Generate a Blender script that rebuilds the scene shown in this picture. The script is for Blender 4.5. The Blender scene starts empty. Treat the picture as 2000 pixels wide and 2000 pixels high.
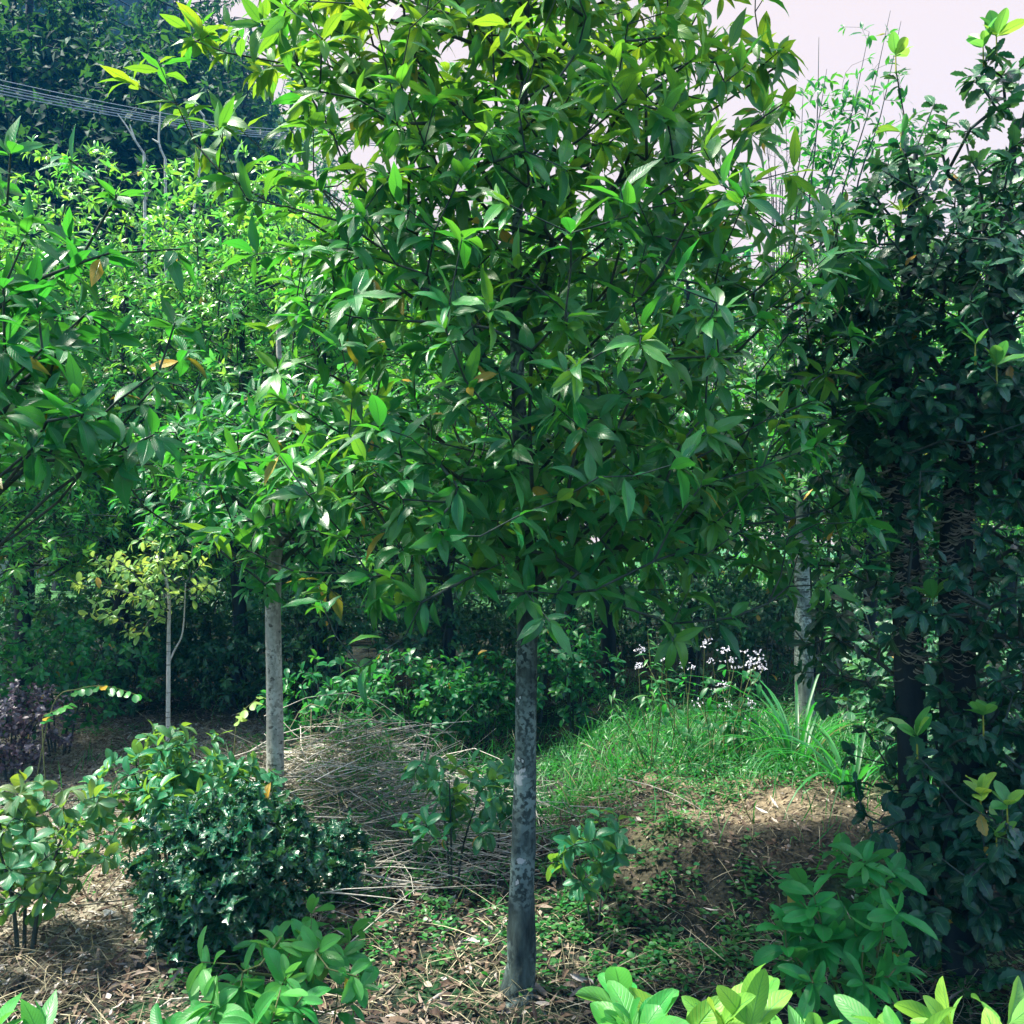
import bpy, math
import numpy as np
from mathutils import Vector

# ------------------------------------------------------------------ camera, sky, sun, exposure
scene = bpy.context.scene
col = scene.collection
CAM = np.array([0.0, 0.0, 1.5]); PITCH = math.radians(1.98); FL = 0.866
cd = bpy.data.cameras.new('camera'); cam = bpy.data.objects.new('camera', cd); col.objects.link(cam)
cd.sensor_width = 36; cd.lens = 36 * FL; cd.clip_start = 0.05; cd.clip_end = 2000
cam.location = CAM; cam.rotation_euler = (math.radians(90) + PITCH, 0, 0)
scene.camera = cam

SUN_EL, SUN_AZ = 60.0, -90.0        # azimuth from +Y (into the picture), negative = left
se, sa = math.radians(SUN_EL), math.radians(SUN_AZ)
sdir = Vector((math.sin(sa) * math.cos(se), math.cos(sa) * math.cos(se), math.sin(se)))
sl = bpy.data.lights.new('sun', 'SUN'); sl.energy = 4.6; sl.angle = math.radians(10.0); sl.color = (1.0, 0.95, 0.82)
so = bpy.data.objects.new('sun', sl); col.objects.link(so)
so.rotation_euler = (-sdir).to_track_quat('-Z', 'Y').to_euler()

world = bpy.data.worlds.new('World'); scene.world = world; world.use_nodes = True
wn = world.node_tree; wn.nodes.clear()
def wnode(t, **k):
    n = wn.nodes.new(t)
    for a, b in k.items(): setattr(n, a, b)
    return n
sky = wnode('ShaderNodeTexSky', sky_type='NISHITA', sun_disc=False, sun_elevation=se, sun_rotation=-sa)
sky.air_density = 1.3; sky.dust_density = 1.0; sky.ozone_density = 4.0
tcw = wnode('ShaderNodeTexCoord')
dotn = wnode('ShaderNodeVectorMath', operation='DOT_PRODUCT'); dotn.inputs[1].default_value = (0.25, 0.95, 0.18)
noi = wnode('ShaderNodeTexNoise'); noi.inputs['Scale'].default_value = 1.6; noi.inputs['Detail'].default_value = 4
addn = wnode('ShaderNodeMath', operation='MULTIPLY_ADD'); addn.inputs[1].default_value = 0.5
mr = wnode('ShaderNodeMapRange', interpolation_type='SMOOTHSTEP'); mr.inputs[1].default_value = 0.60; mr.inputs[2].default_value = 0.95
mix = wnode('ShaderNodeMix', data_type='RGBA')
CLOUD = 2.85
mix.inputs[7].default_value = (CLOUD, CLOUD * 0.855, CLOUD * 0.82, 1)
bg = wnode('ShaderNodeBackground'); bg.inputs[1].default_value = 0.09
wo = wnode('ShaderNodeOutputWorld')
L = wn.links.new
L(tcw.outputs['Generated'], dotn.inputs[0]); L(tcw.outputs['Generated'], noi.inputs['Vector'])
L(noi.outputs[0], addn.inputs[0]); L(dotn.outputs['Value'], addn.inputs[2])
L(addn.outputs[0], mr.inputs[0]); L(mr.outputs[0], mix.inputs[0])
L(sky.outputs[0], mix.inputs[6]); L(mix.outputs[2], bg.inputs[0]); L(bg.outputs[0], wo.inputs[0])

scene.view_settings.view_transform = 'Standard'; scene.view_settings.look = 'None'
scene.view_settings.gamma = 1.0; scene.view_settings.exposure = 2.03
scene.render.engine = 'CYCLES'
scene.cycles.max_bounces = 6; scene.cycles.transparent_max_bounces = 4
scene.cycles.diffuse_bounces = 2; scene.cycles.glossy_bounces = 2; scene.cycles.transmission_bounces = 3

# ------------------------------------------------------------------ helpers
rng = np.random.default_rng(7)
FWD = np.array([0, math.cos(PITCH), math.sin(PITCH)]); UPV = np.array([0, -math.sin(PITCH), math.cos(PITCH)])
def P(px, py, d):
    """a place seen at (px, py) of a 1932 px wide view, at depth d metres"""
    X = (px / 1932 - .5) / FL; Y = (.5 - py / 1932) / FL
    return CAM + d * (FWD + UPV * Y + np.array([1.0, 0, 0]) * X)
def X(px, d): return (px / 1932 - .5) / FL * d

def norm(v): return v / np.maximum(np.linalg.norm(v, axis=-1, keepdims=True), 1e-9)
def sst(a, b, x):
    t = np.clip((x - a) / (b - a), 0, 1); return t * t * (3 - 2 * t)
_lat = np.random.default_rng(3).random((256, 256))
def vnoise(x, y, f):
    x = np.asarray(x) * f + 100.3; y = np.asarray(y) * f + 57.7
    xi = np.floor(x).astype(int); yi = np.floor(y).astype(int); fx = x - xi; fy = y - yi
    fx = fx * fx * (3 - 2 * fx); fy = fy * fy * (3 - 2 * fy)
    g = lambda a, b: _lat[a % 256, b % 256]
    return (g(xi, yi) * (1 - fx) * (1 - fy) + g(xi + 1, yi) * fx * (1 - fy) + g(xi, yi + 1) * (1 - fx) * fy + g(xi + 1, yi + 1) * fx * fy) - .5

def mound(x, y):
    """raised bank of earth right of the main trunk"""
    e = 0.25 * vnoise(x, y * 0 + 3, 1.3)
    return sst(3.3 + e, 3.85 + e, y) * sst(0.15, 0.75, x + 0.1 * vnoise(x, y, 3))
def gz(x, y):
    x = np.asarray(x, float); y = np.asarray(y, float)
    z = 0.27 * mound(x, y)
    z = z + 0.10 * vnoise(x, y, 0.35) * sst(4, 9, y) + 0.05 * vnoise(x, y, 1.1) + 0.022 * vnoise(x, y, 4.1)
    z = z + 0.22 * sst(6, 13, y) * (1 - sst(0.15, 0.75, x))
    z = z - 0.10 * np.exp(-((x - 1.0) ** 2 / 0.05 + (y - 4.25) ** 2 / 0.10))
    return z

class Buf:
    def __init__(s): s.v = []; s.f = []; s.uv = []; s.t = []; s.n = 0
    def add(s, v, f, uv=None, t=None):
        v = np.asarray(v, float).reshape(-1, 3); m = len(v)
        s.v.append(v); s.f.append(np.asarray(f, np.int64).reshape(-1, 4) + s.n)
        s.uv.append(np.zeros((m, 2)) if uv is None else np.asarray(uv).reshape(-1, 2))
        s.t.append(np.full((m, 3), .5) if t is None else np.asarray(t).reshape(-1, 3)); s.n += m
    def build(s, name, mat, parent=None, origin=(0, 0, 0)):
        v = np.concatenate(s.v) - np.asarray(origin); f = np.concatenate(s.f).astype(np.int32)
        uv = np.concatenate(s.uv); t = np.concatenate(s.t)
        me = bpy.data.meshes.new(name); me.vertices.add(len(v)); me.vertices.foreach_set('co', v.ravel())
        me.loops.add(f.size); me.loops.foreach_set('vertex_index', f.ravel())
        me.polygons.add(len(f)); me.polygons.foreach_set('loop_start', np.arange(0, f.size, 4, dtype=np.int32))
        me.update(calc_edges=True)
        me.polygons.foreach_set('use_smooth', np.ones(len(f), bool))
        u = me.uv_layers.new(name='UVMap'); u.data.foreach_set('uv', uv[f.ravel()].ravel())
        ca = me.color_attributes.new('tint', 'FLOAT_COLOR', 'POINT')
        ca.data.foreach_set('color', np.concatenate([t, np.ones((len(t), 1))], 1).ravel())
        me.materials.append(mat); me.update()
        o = bpy.data.objects.new(name, me); col.objects.link(o)
        if parent is not None: o.parent = parent
        else: o.location = origin
        return o

def thing(name, loc, label, cat, group=None, kind=None):
    o = bpy.data.objects.new(name, None); col.objects.link(o); o.location = loc; o.empty_display_size = .1
    return tag(o, label, cat, group, kind)
def tag(o, label=None, cat=None, group=None, kind=None):
    if label: o['label'] = label
    if cat: o['category'] = cat
    if group: o['group'] = group
    if kind: o['kind'] = kind
    return o

US = {4: [0, .08, .18, .30, .44, .58, .72, .85, .94, 1.0], 3: [0, .08, .22, .42, .64, .84, 1.0], 2: [0, .14, .45, .8, 1.0], 1: [0, .42, 1.0]}
def shp(u, kind):
    u = np.asarray(u, float); w = np.clip((u - .07) / .93, 0, 1)
    if kind == 'lance': a = np.sin(np.pi * w ** .85) ** .95 * (1 - .25 * w)
    elif kind == 'oval': a = np.sin(np.pi * w ** 1.0) ** .62
    elif kind == 'obov': a = np.sin(np.pi * w ** 1.35) ** .7
    elif kind == 'blade': return np.clip(1 - u ** 2.2, 0.04, 1) * np.clip(.5 + u * 2, 0, 1)
    elif kind == 'round': a = np.sin(np.pi * w) ** .5
    else: a = np.sin(np.pi * w) ** .7
    return np.maximum(a, .045)

def leaves(buf, Pb, A, N, L, W, kap, fold, tint, lod=2, kind='lance', wave=0.0, wf=2.5, seed=0):
    """N leaf blades: base points Pb, axis A, upper side N, length L, half width W, downward curl kap"""
    r = np.random.default_rng(seed + 11); n = len(Pb)
    if n == 0: return
    if kind == 'spiny':
        us = np.array([0, .1, .2, .34, .48, .60, .74, .86, 1.0]); ws = np.array([.05, .35, 1.0, .42, 1.0, .42, 1.0, .28, .03])
    elif kind == 'serrate':
        us = np.linspace(0, 1, 12); ws = shp(us, 'oval') * np.array([1, .95, 1.12, .86, 1.12, .88, 1.12, .88, 1.12, .86, 1.1, 1])
    else:
        us = np.array(US[lod]) if kind != 'blade' else np.linspace(0, 1, {1: 4, 2: 6, 3: 9, 4: 12}[lod]); ws = shp(us, kind)
        if lod == 1 and kind != 'blade': ws = np.array([.05, 1, .05])
    ss = np.array([-1, -.5, 0, .5, 1]) if (lod >= 3 and kind != 'blade') else np.array([-1., 0, 1])
    if lod == 1 and kind == 'blade': ss = np.array([-1., 1])
    A = norm(A); B = norm(np.cross(A, N)); N = norm(np.cross(B, A))
    b = lambda a: np.broadcast_to(np.asarray(a, float), (n,))[:, None]
    k = b(kap) + 1e-4; Lb = b(L); u = us[None]
    al = Lb * np.sin(k * u) / k; dn = Lb * (1 - np.cos(k * u)) / k
    tx = np.cos(k * u); tz = -np.sin(k * u)
    w = b(W) * ws[None]
    fo = b(fold)[..., None]; S = ss[None, None]; ph = r.random(n)[:, None, None] * 6.28
    skew = (r.random(n)[:, None, None] - .5) * .5 * b(W)[..., None]
    wv = b(wave)[..., None] * Lb[..., None] * np.sin(6.283 * wf * u[..., None] + ph + np.sign(S) * 1.3) * S ** 2 * np.clip(ws * 1.3, 0, 1)[None, :, None]
    lat = S * w[..., None] * np.cos(fo) + skew * (u ** 2)[..., None]
    hi = np.abs(S) ** 1.3 * w[..., None] * np.sin(fo) + wv
    al3 = al[..., None] - tz[..., None] * hi; dn3 = dn[..., None] - tx[..., None] * hi
    V = Pb[:, None, None] + A[:, None, None] * al3[..., None] - N[:, None, None] * dn3[..., None] + B[:, None, None] * lat[..., None]
    nu, ns = len(us), len(ss)
    i = np.arange(nu - 1)[:, None] * ns + np.arange(ns - 1)[None]
    q = np.stack([i, i + 1, i + ns + 1, i + ns], -1).reshape(-1, 4)
    F = q[None] + (np.arange(n) * nu * ns)[:, None, None]
    UV = np.broadcast_to(np.stack(np.broadcast_arrays(us[:, None], ss[None] * .5 + .5), -1)[None], (n, nu, ns, 2))
    T = np.broadcast_to(np.asarray(tint, float)[:, None, None], (n, nu, ns, 3))
    buf.add(V, F, UV, T)

def cones(buf, A, B, ra, rb, sides=5, t=None):
    A = np.asarray(A, float); B = np.asarray(B, float); n = len(A)
    if n == 0: return
    d = norm(B - A); ref = np.where(np.abs(d[:, 2:3]) > .9, np.array([[1., 0, 0]]), np.array([[0., 0, 1]]))
    x = norm(np.cross(d, ref)); y = np.cross(d, x)
    th = np.arange(sides) * 2 * np.pi / sides
    ring = x[:, None] * np.cos(th)[None, :, None] + y[:, None] * np.sin(th)[None, :, None]
    B2 = B + d * np.broadcast_to(rb, (n,))[:, None] * .5
    V = np.stack([A[:, None] + ring * np.broadcast_to(ra, (n,))[:, None, None], B2[:, None] + ring * np.broadcast_to(rb, (n,))[:, None, None]], 1)
    j = np.arange(sides); jn = (j + 1) % sides
    q = np.stack([j, jn, jn + sides, j + sides], -1)
    F = q[None] + (np.arange(n) * 2 * sides)[:, None, None]
    T = None if t is None else np.broadcast_to(np.asarray(t)[:, None, None], (n, 2, sides, 3))
    buf.add(V, F, None, T)

def tube(buf, pts, rad, sides=8, rough=0.0, seed=1, sub=1):
    pts = np.asarray(pts, float); rad = np.asarray(rad, float)
    if sub > 1:
        m = (len(pts) - 1) * sub + 1; tt = np.linspace(0, len(pts) - 1, m); i = np.clip(tt.astype(int), 0, len(pts) - 2); f = (tt - i)[:, None]
        P0 = pts[np.maximum(i - 1, 0)]; P1 = pts[i]; P2 = pts[i + 1]; P3 = pts[np.minimum(i + 2, len(pts) - 1)]
        pts = .5 * ((2 * P1) + (-P0 + P2) * f + (2 * P0 - 5 * P1 + 4 * P2 - P3) * f ** 2 + (-P0 + 3 * P1 - 3 * P2 + P3) * f ** 3)
        rad = np.interp(tt, np.arange(len(rad)), rad)
    n = len(pts); d = norm(np.gradient(pts, axis=0)); ref = np.array([0.3, 1, 0.1]) if abs(d[0][1]) < .8 else np.array([1., 0, 0.1])
    x = norm(np.cross(d, ref)); y = np.cross(d, x); th = np.arange(sides) * 2 * np.pi / sides
    R = rad[:, None] * np.ones(sides)
    if rough:
        ii = np.arange(n)[:, None] * .35 + seed; c = np.cos(th)[None] * 1.6 + 7; s_ = np.sin(th)[None] * 1.6
        R = R * (1 + rough * (vnoise(ii + c, s_ + ii * .3, 1.0) * 1.6 + vnoise(ii * 3 + c * 3, s_ * 3, 1.0) * .6))
    V = pts[:, None] + x[:, None] * (np.cos(th)[None] * R)[..., None] + y[:, None] * (np.sin(th)[None] * R)[..., None]
    i = np.arange(n - 1)[:, None] * sides; j = np.arange(sides)[None]; jn = (j + 1) % sides
    q = np.stack([i + j, i + jn, i + sides + jn, i + sides + j], -1).reshape(-1, 4)
    uv = np.stack(np.broadcast_arrays(np.arange(n)[:, None] / n, th[None] / 6.283), -1)
    buf.add(V, q, uv)

# ------------------------------------------------------------------ materials
def newmat(name):
    m = bpy.data.materials.new(name); m.use_nodes = True; nt = m.node_tree; nt.nodes.clear(); return m, nt
class NT:
    def __init__(s, nt): s.nt = nt
    def n(s, t, ins=None, **k):
        o = s.nt.nodes.new(t)
        for a, b in k.items(): setattr(o, a, b)
        for a, b in (ins or {}).items():
            if isinstance(b, bpy.types.NodeSocket): s.nt.links.new(b, o.inputs[a])
            else: o.inputs[a].default_value = b
        return o
    def math(s, op, a, b=0.0, c=0.0): return s.n('ShaderNodeMath', {0: a, 1: b, 2: c}, operation=op).outputs[0]
    def mix(s, f, a, b): return s.n('ShaderNodeMix', {0: f, 6: a, 7: b}, data_type='RGBA').outputs[2]
    def rng(s, v, a, b, c=0.0, d=1.0): return s.n('ShaderNodeMapRange', {0: v, 1: a, 2: b, 3: c, 4: d}).outputs[0]
def c4(c): return (c[0], c[1], c[2], 1)

def leafmat(name, dark, mid, young, aut=(.50, .28, .02), rough=.38, trans=.30, tcol=(.30, .62, .05), veins=True, spec=.5, under=(.10, .22, .09), ty=.42):
    m, nt = newmat(name); g = NT(nt)
    at = g.n('ShaderNodeAttribute', attribute_name='tint'); sp = g.n('ShaderNodeSeparateColor', {0: at.outputs['Color']})
    uv = g.n('ShaderNodeUVMap'); su = g.n('ShaderNodeSeparateXYZ', {0: uv.outputs[0]})
    u, v = su.outputs[0], su.outputs[1]
    s = g.math('ABSOLUTE', g.math('SUBTRACT', v, .5))
    base = g.mix(sp.outputs[0], c4(dark), c4(mid)); base = g.mix(sp.outputs[1], base, c4(young))
    tc = g.n('ShaderNodeTexCoord')
    nz = g.n('ShaderNodeTexNoise', {'Vector': tc.outputs['Object'], 'Scale': 22.0, 'Detail': 3.0})
    # ageing starts at the margin and tip
    edge = g.math('ADD', g.math('MULTIPLY', s, .9), g.math('MULTIPLY', nz.outputs[0], .6))
    am = g.math('MULTIPLY', sp.outputs[2], g.rng(g.math('ADD', edge, g.math('MULTIPLY', sp.outputs[2], .7)), .35, .75))
    base = g.mix(am, base, c4(aut))
    base = g.mix(g.rng(nz.outputs[0], .62, .74, 0, .35), base, c4(tuple(x * .55 for x in mid)))
    n9 = g.n('ShaderNodeTexNoise', {'Vector': tc.outputs['Object'], 'Scale': 120.0, 'Detail': 2.0})
    base = g.mix(g.math('MULTIPLY', g.rng(n9.outputs[0], .68, .72, 0, .8), g.rng(nz.outputs[0], .45, .55)), base, c4((.10, .07, .02)))
    mot = g.n('ShaderNodeTexNoise', {'Vector': tc.outputs['Object'], 'Scale': 40.0, 'Detail': 4.0})
    base = g.n('ShaderNodeHueSaturation', {'Value': g.rng(mot.outputs[0], .3, .7, .75, 1.22), 'Color': base}).outputs[0]
    bumph = nz.outputs[0]
    if veins:
        rib = g.rng(s, .012, .045, 1, 0)
        base = g.mix(g.math('MULTIPLY', rib, .55), base, c4((.12, .36, .12)))
        sv = g.math('SINE', g.math('MULTIPLY', g.math('SUBTRACT', u, g.math('MULTIPLY', s, .45)), 75.0))
        svm = g.rng(sv, .62, 1.0, 0, .42)
        base = g.mix(svm, base, c4(tuple(x * 1.5 + .01 for x in mid)))
        bumph = g.math('SUBTRACT', g.math('MULTIPLY', nz.outputs[0], .4), g.math('ADD', svm, rib))
    bf = g.n('ShaderNodeNewGeometry').outputs['Backfacing']
    base = g.mix(g.math('MULTIPLY', bf, .6), base, c4(under))
    bump = g.n('ShaderNodeBump', {'Strength': .6, 'Distance': .002, 'Height': bumph})
    ro = g.math('ADD', g.rng(nz.outputs[0], .3, .7, rough - .08, rough + .1), g.math('MULTIPLY', bf, .2))
    pb = g.n('ShaderNodeBsdfPrincipled', {'Base Color': base, 'Roughness': ro, 'Specular IOR Level': spec, 'Normal': bump.outputs[0]})
    tcm = g.mix(sp.outputs[1], c4(tcol), c4((tcol[0] * 1.5 + ty, tcol[1] * 1.2 + .08, tcol[2] * .6)))
    tcm = g.mix(am, tcm, c4(tuple(min(.8, x * 1.4) for x in aut)))
    if veins: tcm = g.mix(g.math('MAXIMUM', svm, g.rng(s, .012, .045, .8, 0)), tcm, c4(tuple(x * .35 for x in tcol)))
    tr = g.n('ShaderNodeBsdfTranslucent', {'Color': tcm})
    mx = g.n('ShaderNodeMixShader', {0: trans, 1: pb.outputs[0], 2: tr.outputs[0]})
    g.n('ShaderNodeOutputMaterial', {0: mx.outputs[0]}); return m

def barkmat(name, a, b, lich=None, patches=(), scale=18, stretch=(1, 1, .25), rough=.9, rings=0):
    m, nt = newmat(name); g = NT(nt); tc = g.n('ShaderNodeTexCoord')
    mp = g.n('ShaderNodeMapping', {0: tc.outputs['Object'], 3: stretch})
    n1 = g.n('ShaderNodeTexNoise', {'Vector': mp.outputs[0], 'Scale': float(scale), 'Detail': 8.0, 'Roughness': .65})
    n2 = g.n('ShaderNodeTexNoise', {'Vector': tc.outputs['Object'], 'Scale': 5.0, 'Detail': 5.0})
    n3 = g.n('ShaderNodeTexNoise', {'Vector': tc.outputs['Object'], 'Scale': 60.0, 'Detail': 5.0})
    base = g.mix(g.rng(n1.outputs[0], .35, .65), c4(a), c4(b))
    if lich:
        f = g.rng(n2.outputs[0], .46, .58, 0, .8)
        f = g.math('MULTIPLY', f, g.rng(n3.outputs[0], .44, .54))
        base = g.mix(f, base, c4(lich))
    for (p, r) in patches:
        dd = g.n('ShaderNodeVectorMath', {0: tc.outputs['Object'], 1: tuple(p)}, operation='DISTANCE').outputs['Value']
        dd = g.math('ADD', dd, g.math('MULTIPLY', g.math('SUBTRACT', n2.outputs[0], .5), .22))
        dd = g.math('ADD', dd, g.math('MULTIPLY', g.math('SUBTRACT', n3.outputs[0], .5), .08))
        base = g.mix(g.rng(dd, r, r * .82, 0, .85), base, c4((.42, .43, .42)))
    if rings:
        mp2 = g.n('ShaderNodeMapping', {0: tc.outputs['Object'], 3: (38 if rings == 45 else 9, 38 if rings == 45 else 9, float(rings))})
        n4 = g.n('ShaderNodeTexNoise', {'Vector': mp2.outputs[0], 'Scale': 1.0, 'Detail': 3.0})
        base = g.mix(g.rng(n4.outputs[0], .60, .66, 0, .8), base, c4(tuple(x * .25 for x in a)))
    bump = g.n('ShaderNodeBump', {'Strength': .9, 'Distance': .006, 'Height': g.math('ADD', n1.outputs[0], g.math('MULTIPLY', n3.outputs[0], .4))})
    pb = g.n('ShaderNodeBsdfPrincipled', {'Base Color': base, 'Roughness': rough, 'Specular IOR Level': .25, 'Normal': bump.outputs[0]})
    g.n('ShaderNodeOutputMaterial', {0: pb.outputs[0]}); return m

def rampmat(name, cols, rough=.85, trans=0.0, spec=.2):
    """colour picked per piece by tint.r"""
    m, nt = newmat(name); g = NT(nt)
    at = g.n('ShaderNodeAttribute', attribute_name='tint'); sp = g.n('ShaderNodeSeparateColor', {0: at.outputs['Color']})
    cr = g.n('ShaderNodeValToRGB', {0: sp.outputs[0]}); e = cr.color_ramp; e.elements[0].color = c4(cols[0]); e.elements[1].color = c4(cols[-1])
    for i, c in enumerate(cols[1:-1]): x = e.elements.new((i + 1) / (len(cols) - 1)); x.color = c4(c)
    tc = g.n('ShaderNodeTexCoord'); nz = g.n('ShaderNodeTexNoise', {'Vector': tc.outputs['Object'], 'Scale': 70.0, 'Detail': 4.0})
    hs = g.n('ShaderNodeHueSaturation', {'Value': g.rng(nz.outputs[0], .3, .7, .65, 1.25), 'Color': cr.outputs[0]})
    pb = g.n('ShaderNodeBsdfPrincipled', {'Base Color': hs.outputs[0], 'Roughness': rough, 'Specular IOR Level': spec})
    out = pb.outputs[0]
    if trans:
        tr = g.n('ShaderNodeBsdfTranslucent', {'Color': hs.outputs[0]}); out = g.n('ShaderNodeMixShader', {0: trans, 1: out, 2: tr.outputs[0]}).outputs[0]
    g.n('ShaderNodeOutputMaterial', {0: out}); return m

M = {}
M['main'] = leafmat('leaf_main', (.001, .034, .024), (.010, .170, .044), (.10, .30, .02), under=(.010, .13, .055), rough=.34, spec=.5, trans=.28, tcol=(.07, .55, .04))
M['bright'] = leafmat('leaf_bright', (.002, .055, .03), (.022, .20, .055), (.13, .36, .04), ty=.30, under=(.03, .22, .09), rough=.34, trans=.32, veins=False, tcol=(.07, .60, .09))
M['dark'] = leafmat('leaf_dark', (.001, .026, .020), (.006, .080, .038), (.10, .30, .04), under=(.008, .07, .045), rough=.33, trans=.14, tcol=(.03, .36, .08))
M['under'] = leafmat('leaf_under_shaded', (.002, .05, .022), (.008, .12, .04), (.06, .24, .03), under=(.01, .12, .05), rough=.42, spec=.35, trans=.25, veins=False, tcol=(.06, .48, .06), ty=.2)  # undergrowth green darkened to hold the shade beneath the row trees
M['holly'] = leafmat('leaf_holly', (.001, .034, .018), (.004, .075, .032), (.04, .2, .04), under=(.02, .09, .05), rough=.22, trans=.12, spec=.6, tcol=(.08, .30, .06))
M['young'] = leafmat('leaf_young', (.006, .14, .03), (.020, .25, .045), (.24, .42, .06), under=(.09, .3, .07), rough=.42, trans=.32, tcol=(.14, .62, .10))
M['shrub'] = leafmat('leaf_shrub', (.005, .09, .045), (.012, .16, .07), (.42, .24, .06), under=(.06, .2, .08), rough=.34, trans=.28)
M['pale'] = leafmat('leaf_pale', ty=.12, dark=(.03, .20, .04), mid=(.12, .34, .07), young=(.34, .46, .15), under=(.14, .3, .1), rough=.45, trans=.38, tcol=(.4, .6, .12), veins=False)
M['purple'] = leafmat('leaf_purple', (.05, .045, .06), (.11, .10, .12), (.28, .03, .05), ty=.03, under=(.08, .06, .09), rough=.4, trans=.15, tcol=(.2, .1, .15), veins=False)
M['forest'] = leafmat('leaf_forest', (.001, .014, .013), (.002, .034, .022), (.006, .09, .03), ty=.03, under=(.004, .03, .024), rough=.7, spec=.2, trans=.15, veins=False, tcol=(.08, .3, .05))
M['hazeleaf'] = leafmat('leaf_far_hazed', (.03, .12, .08), (.06, .20, .11), (.1, .26, .10), ty=.03, rough=.6, trans=.2, veins=False, under=(.04, .13, .09))  # distance haze put into the leaf colour, paler and bluer
M['grass'] = leafmat('grass_blade', (.002, .06, .02), (.008, .15, .035), (.16, .30, .05), aut=(.20, .20, .08), ty=.15, under=(.01, .16, .04), tcol=(.05,.5,.05), rough=.45, trans=.3, veins=False)
M['bark'] = barkmat('bark_main', (.006, .014, .015), (.060, .088, .080), (.19, .26, .24), scale=26,
    patches=[((-.02, -.045, .76), .048), ((-.03, -.04, .83), .026), ((-.03, -.04, .94), .020), ((-.0, -.045, .49), .028), ((-.03, -.04, .43), .018), ((-.02, -.04, 1.02), .014)])
M['greybark'] = barkmat('bark_grey', (.04, .055, .05), (.18, .22, .19), (.34, .40, .36), scale=22, rings=40)
M['palebark'] = barkmat('bark_pale', (.13, .13, .11), (.33, .32, .28), (.44, .43, .39), scale=26, rings=45)
M['darkbark'] = barkmat('bark_dark', (.006, .014, .018), (.022, .034, .036), None)
M['twig'] = barkmat('bark_twig', (.012, .026, .024), (.06, .08, .065), None, scale=30)
M['whitetwig'] = barkmat('bark_sapling', (.24, .25, .23), (.46, .46, .42), None, scale=40, rings=90)
M['stem'] = barkmat('stem_young', (.06, .09, .03), (.14, .15, .06), None, scale=40)
M['litter'] = rampmat('dry_leaves', [(.025, .022, .022), (.07, .048, .036), (.13, .09, .062), (.24, .19, .15), (.46, .43, .40)])
M['straw'] = rampmat('dry_straw', [(.035, .045, .025), (.11, .105, .06), (.24, .21, .13), (.44, .39, .27)])
M['stick'] = rampmat('dry_sticks', [(.10, .10, .085), (.26, .25, .21), (.44, .41, .36), (.58, .54, .47)])
M['petal'] = rampmat('white_petals', [(.62, .60, .70), (.8, .78, .85)], trans=.3)
M['paper'] = rampmat('white_paper', [(.75, .70, .74), (.85, .8, .82)])
M['red'] = rampmat('red_petals', [(.5, .02, .06), (.65, .04, .10)], trans=.2)
M['fungus'] = rampmat('curled_bark', [(.10, .11, .09), (.36, .35, .30)])
M['cable'] = rampmat('cable', [(.16, .19, .24), (.35, .40, .46)], rough=.5)

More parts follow.
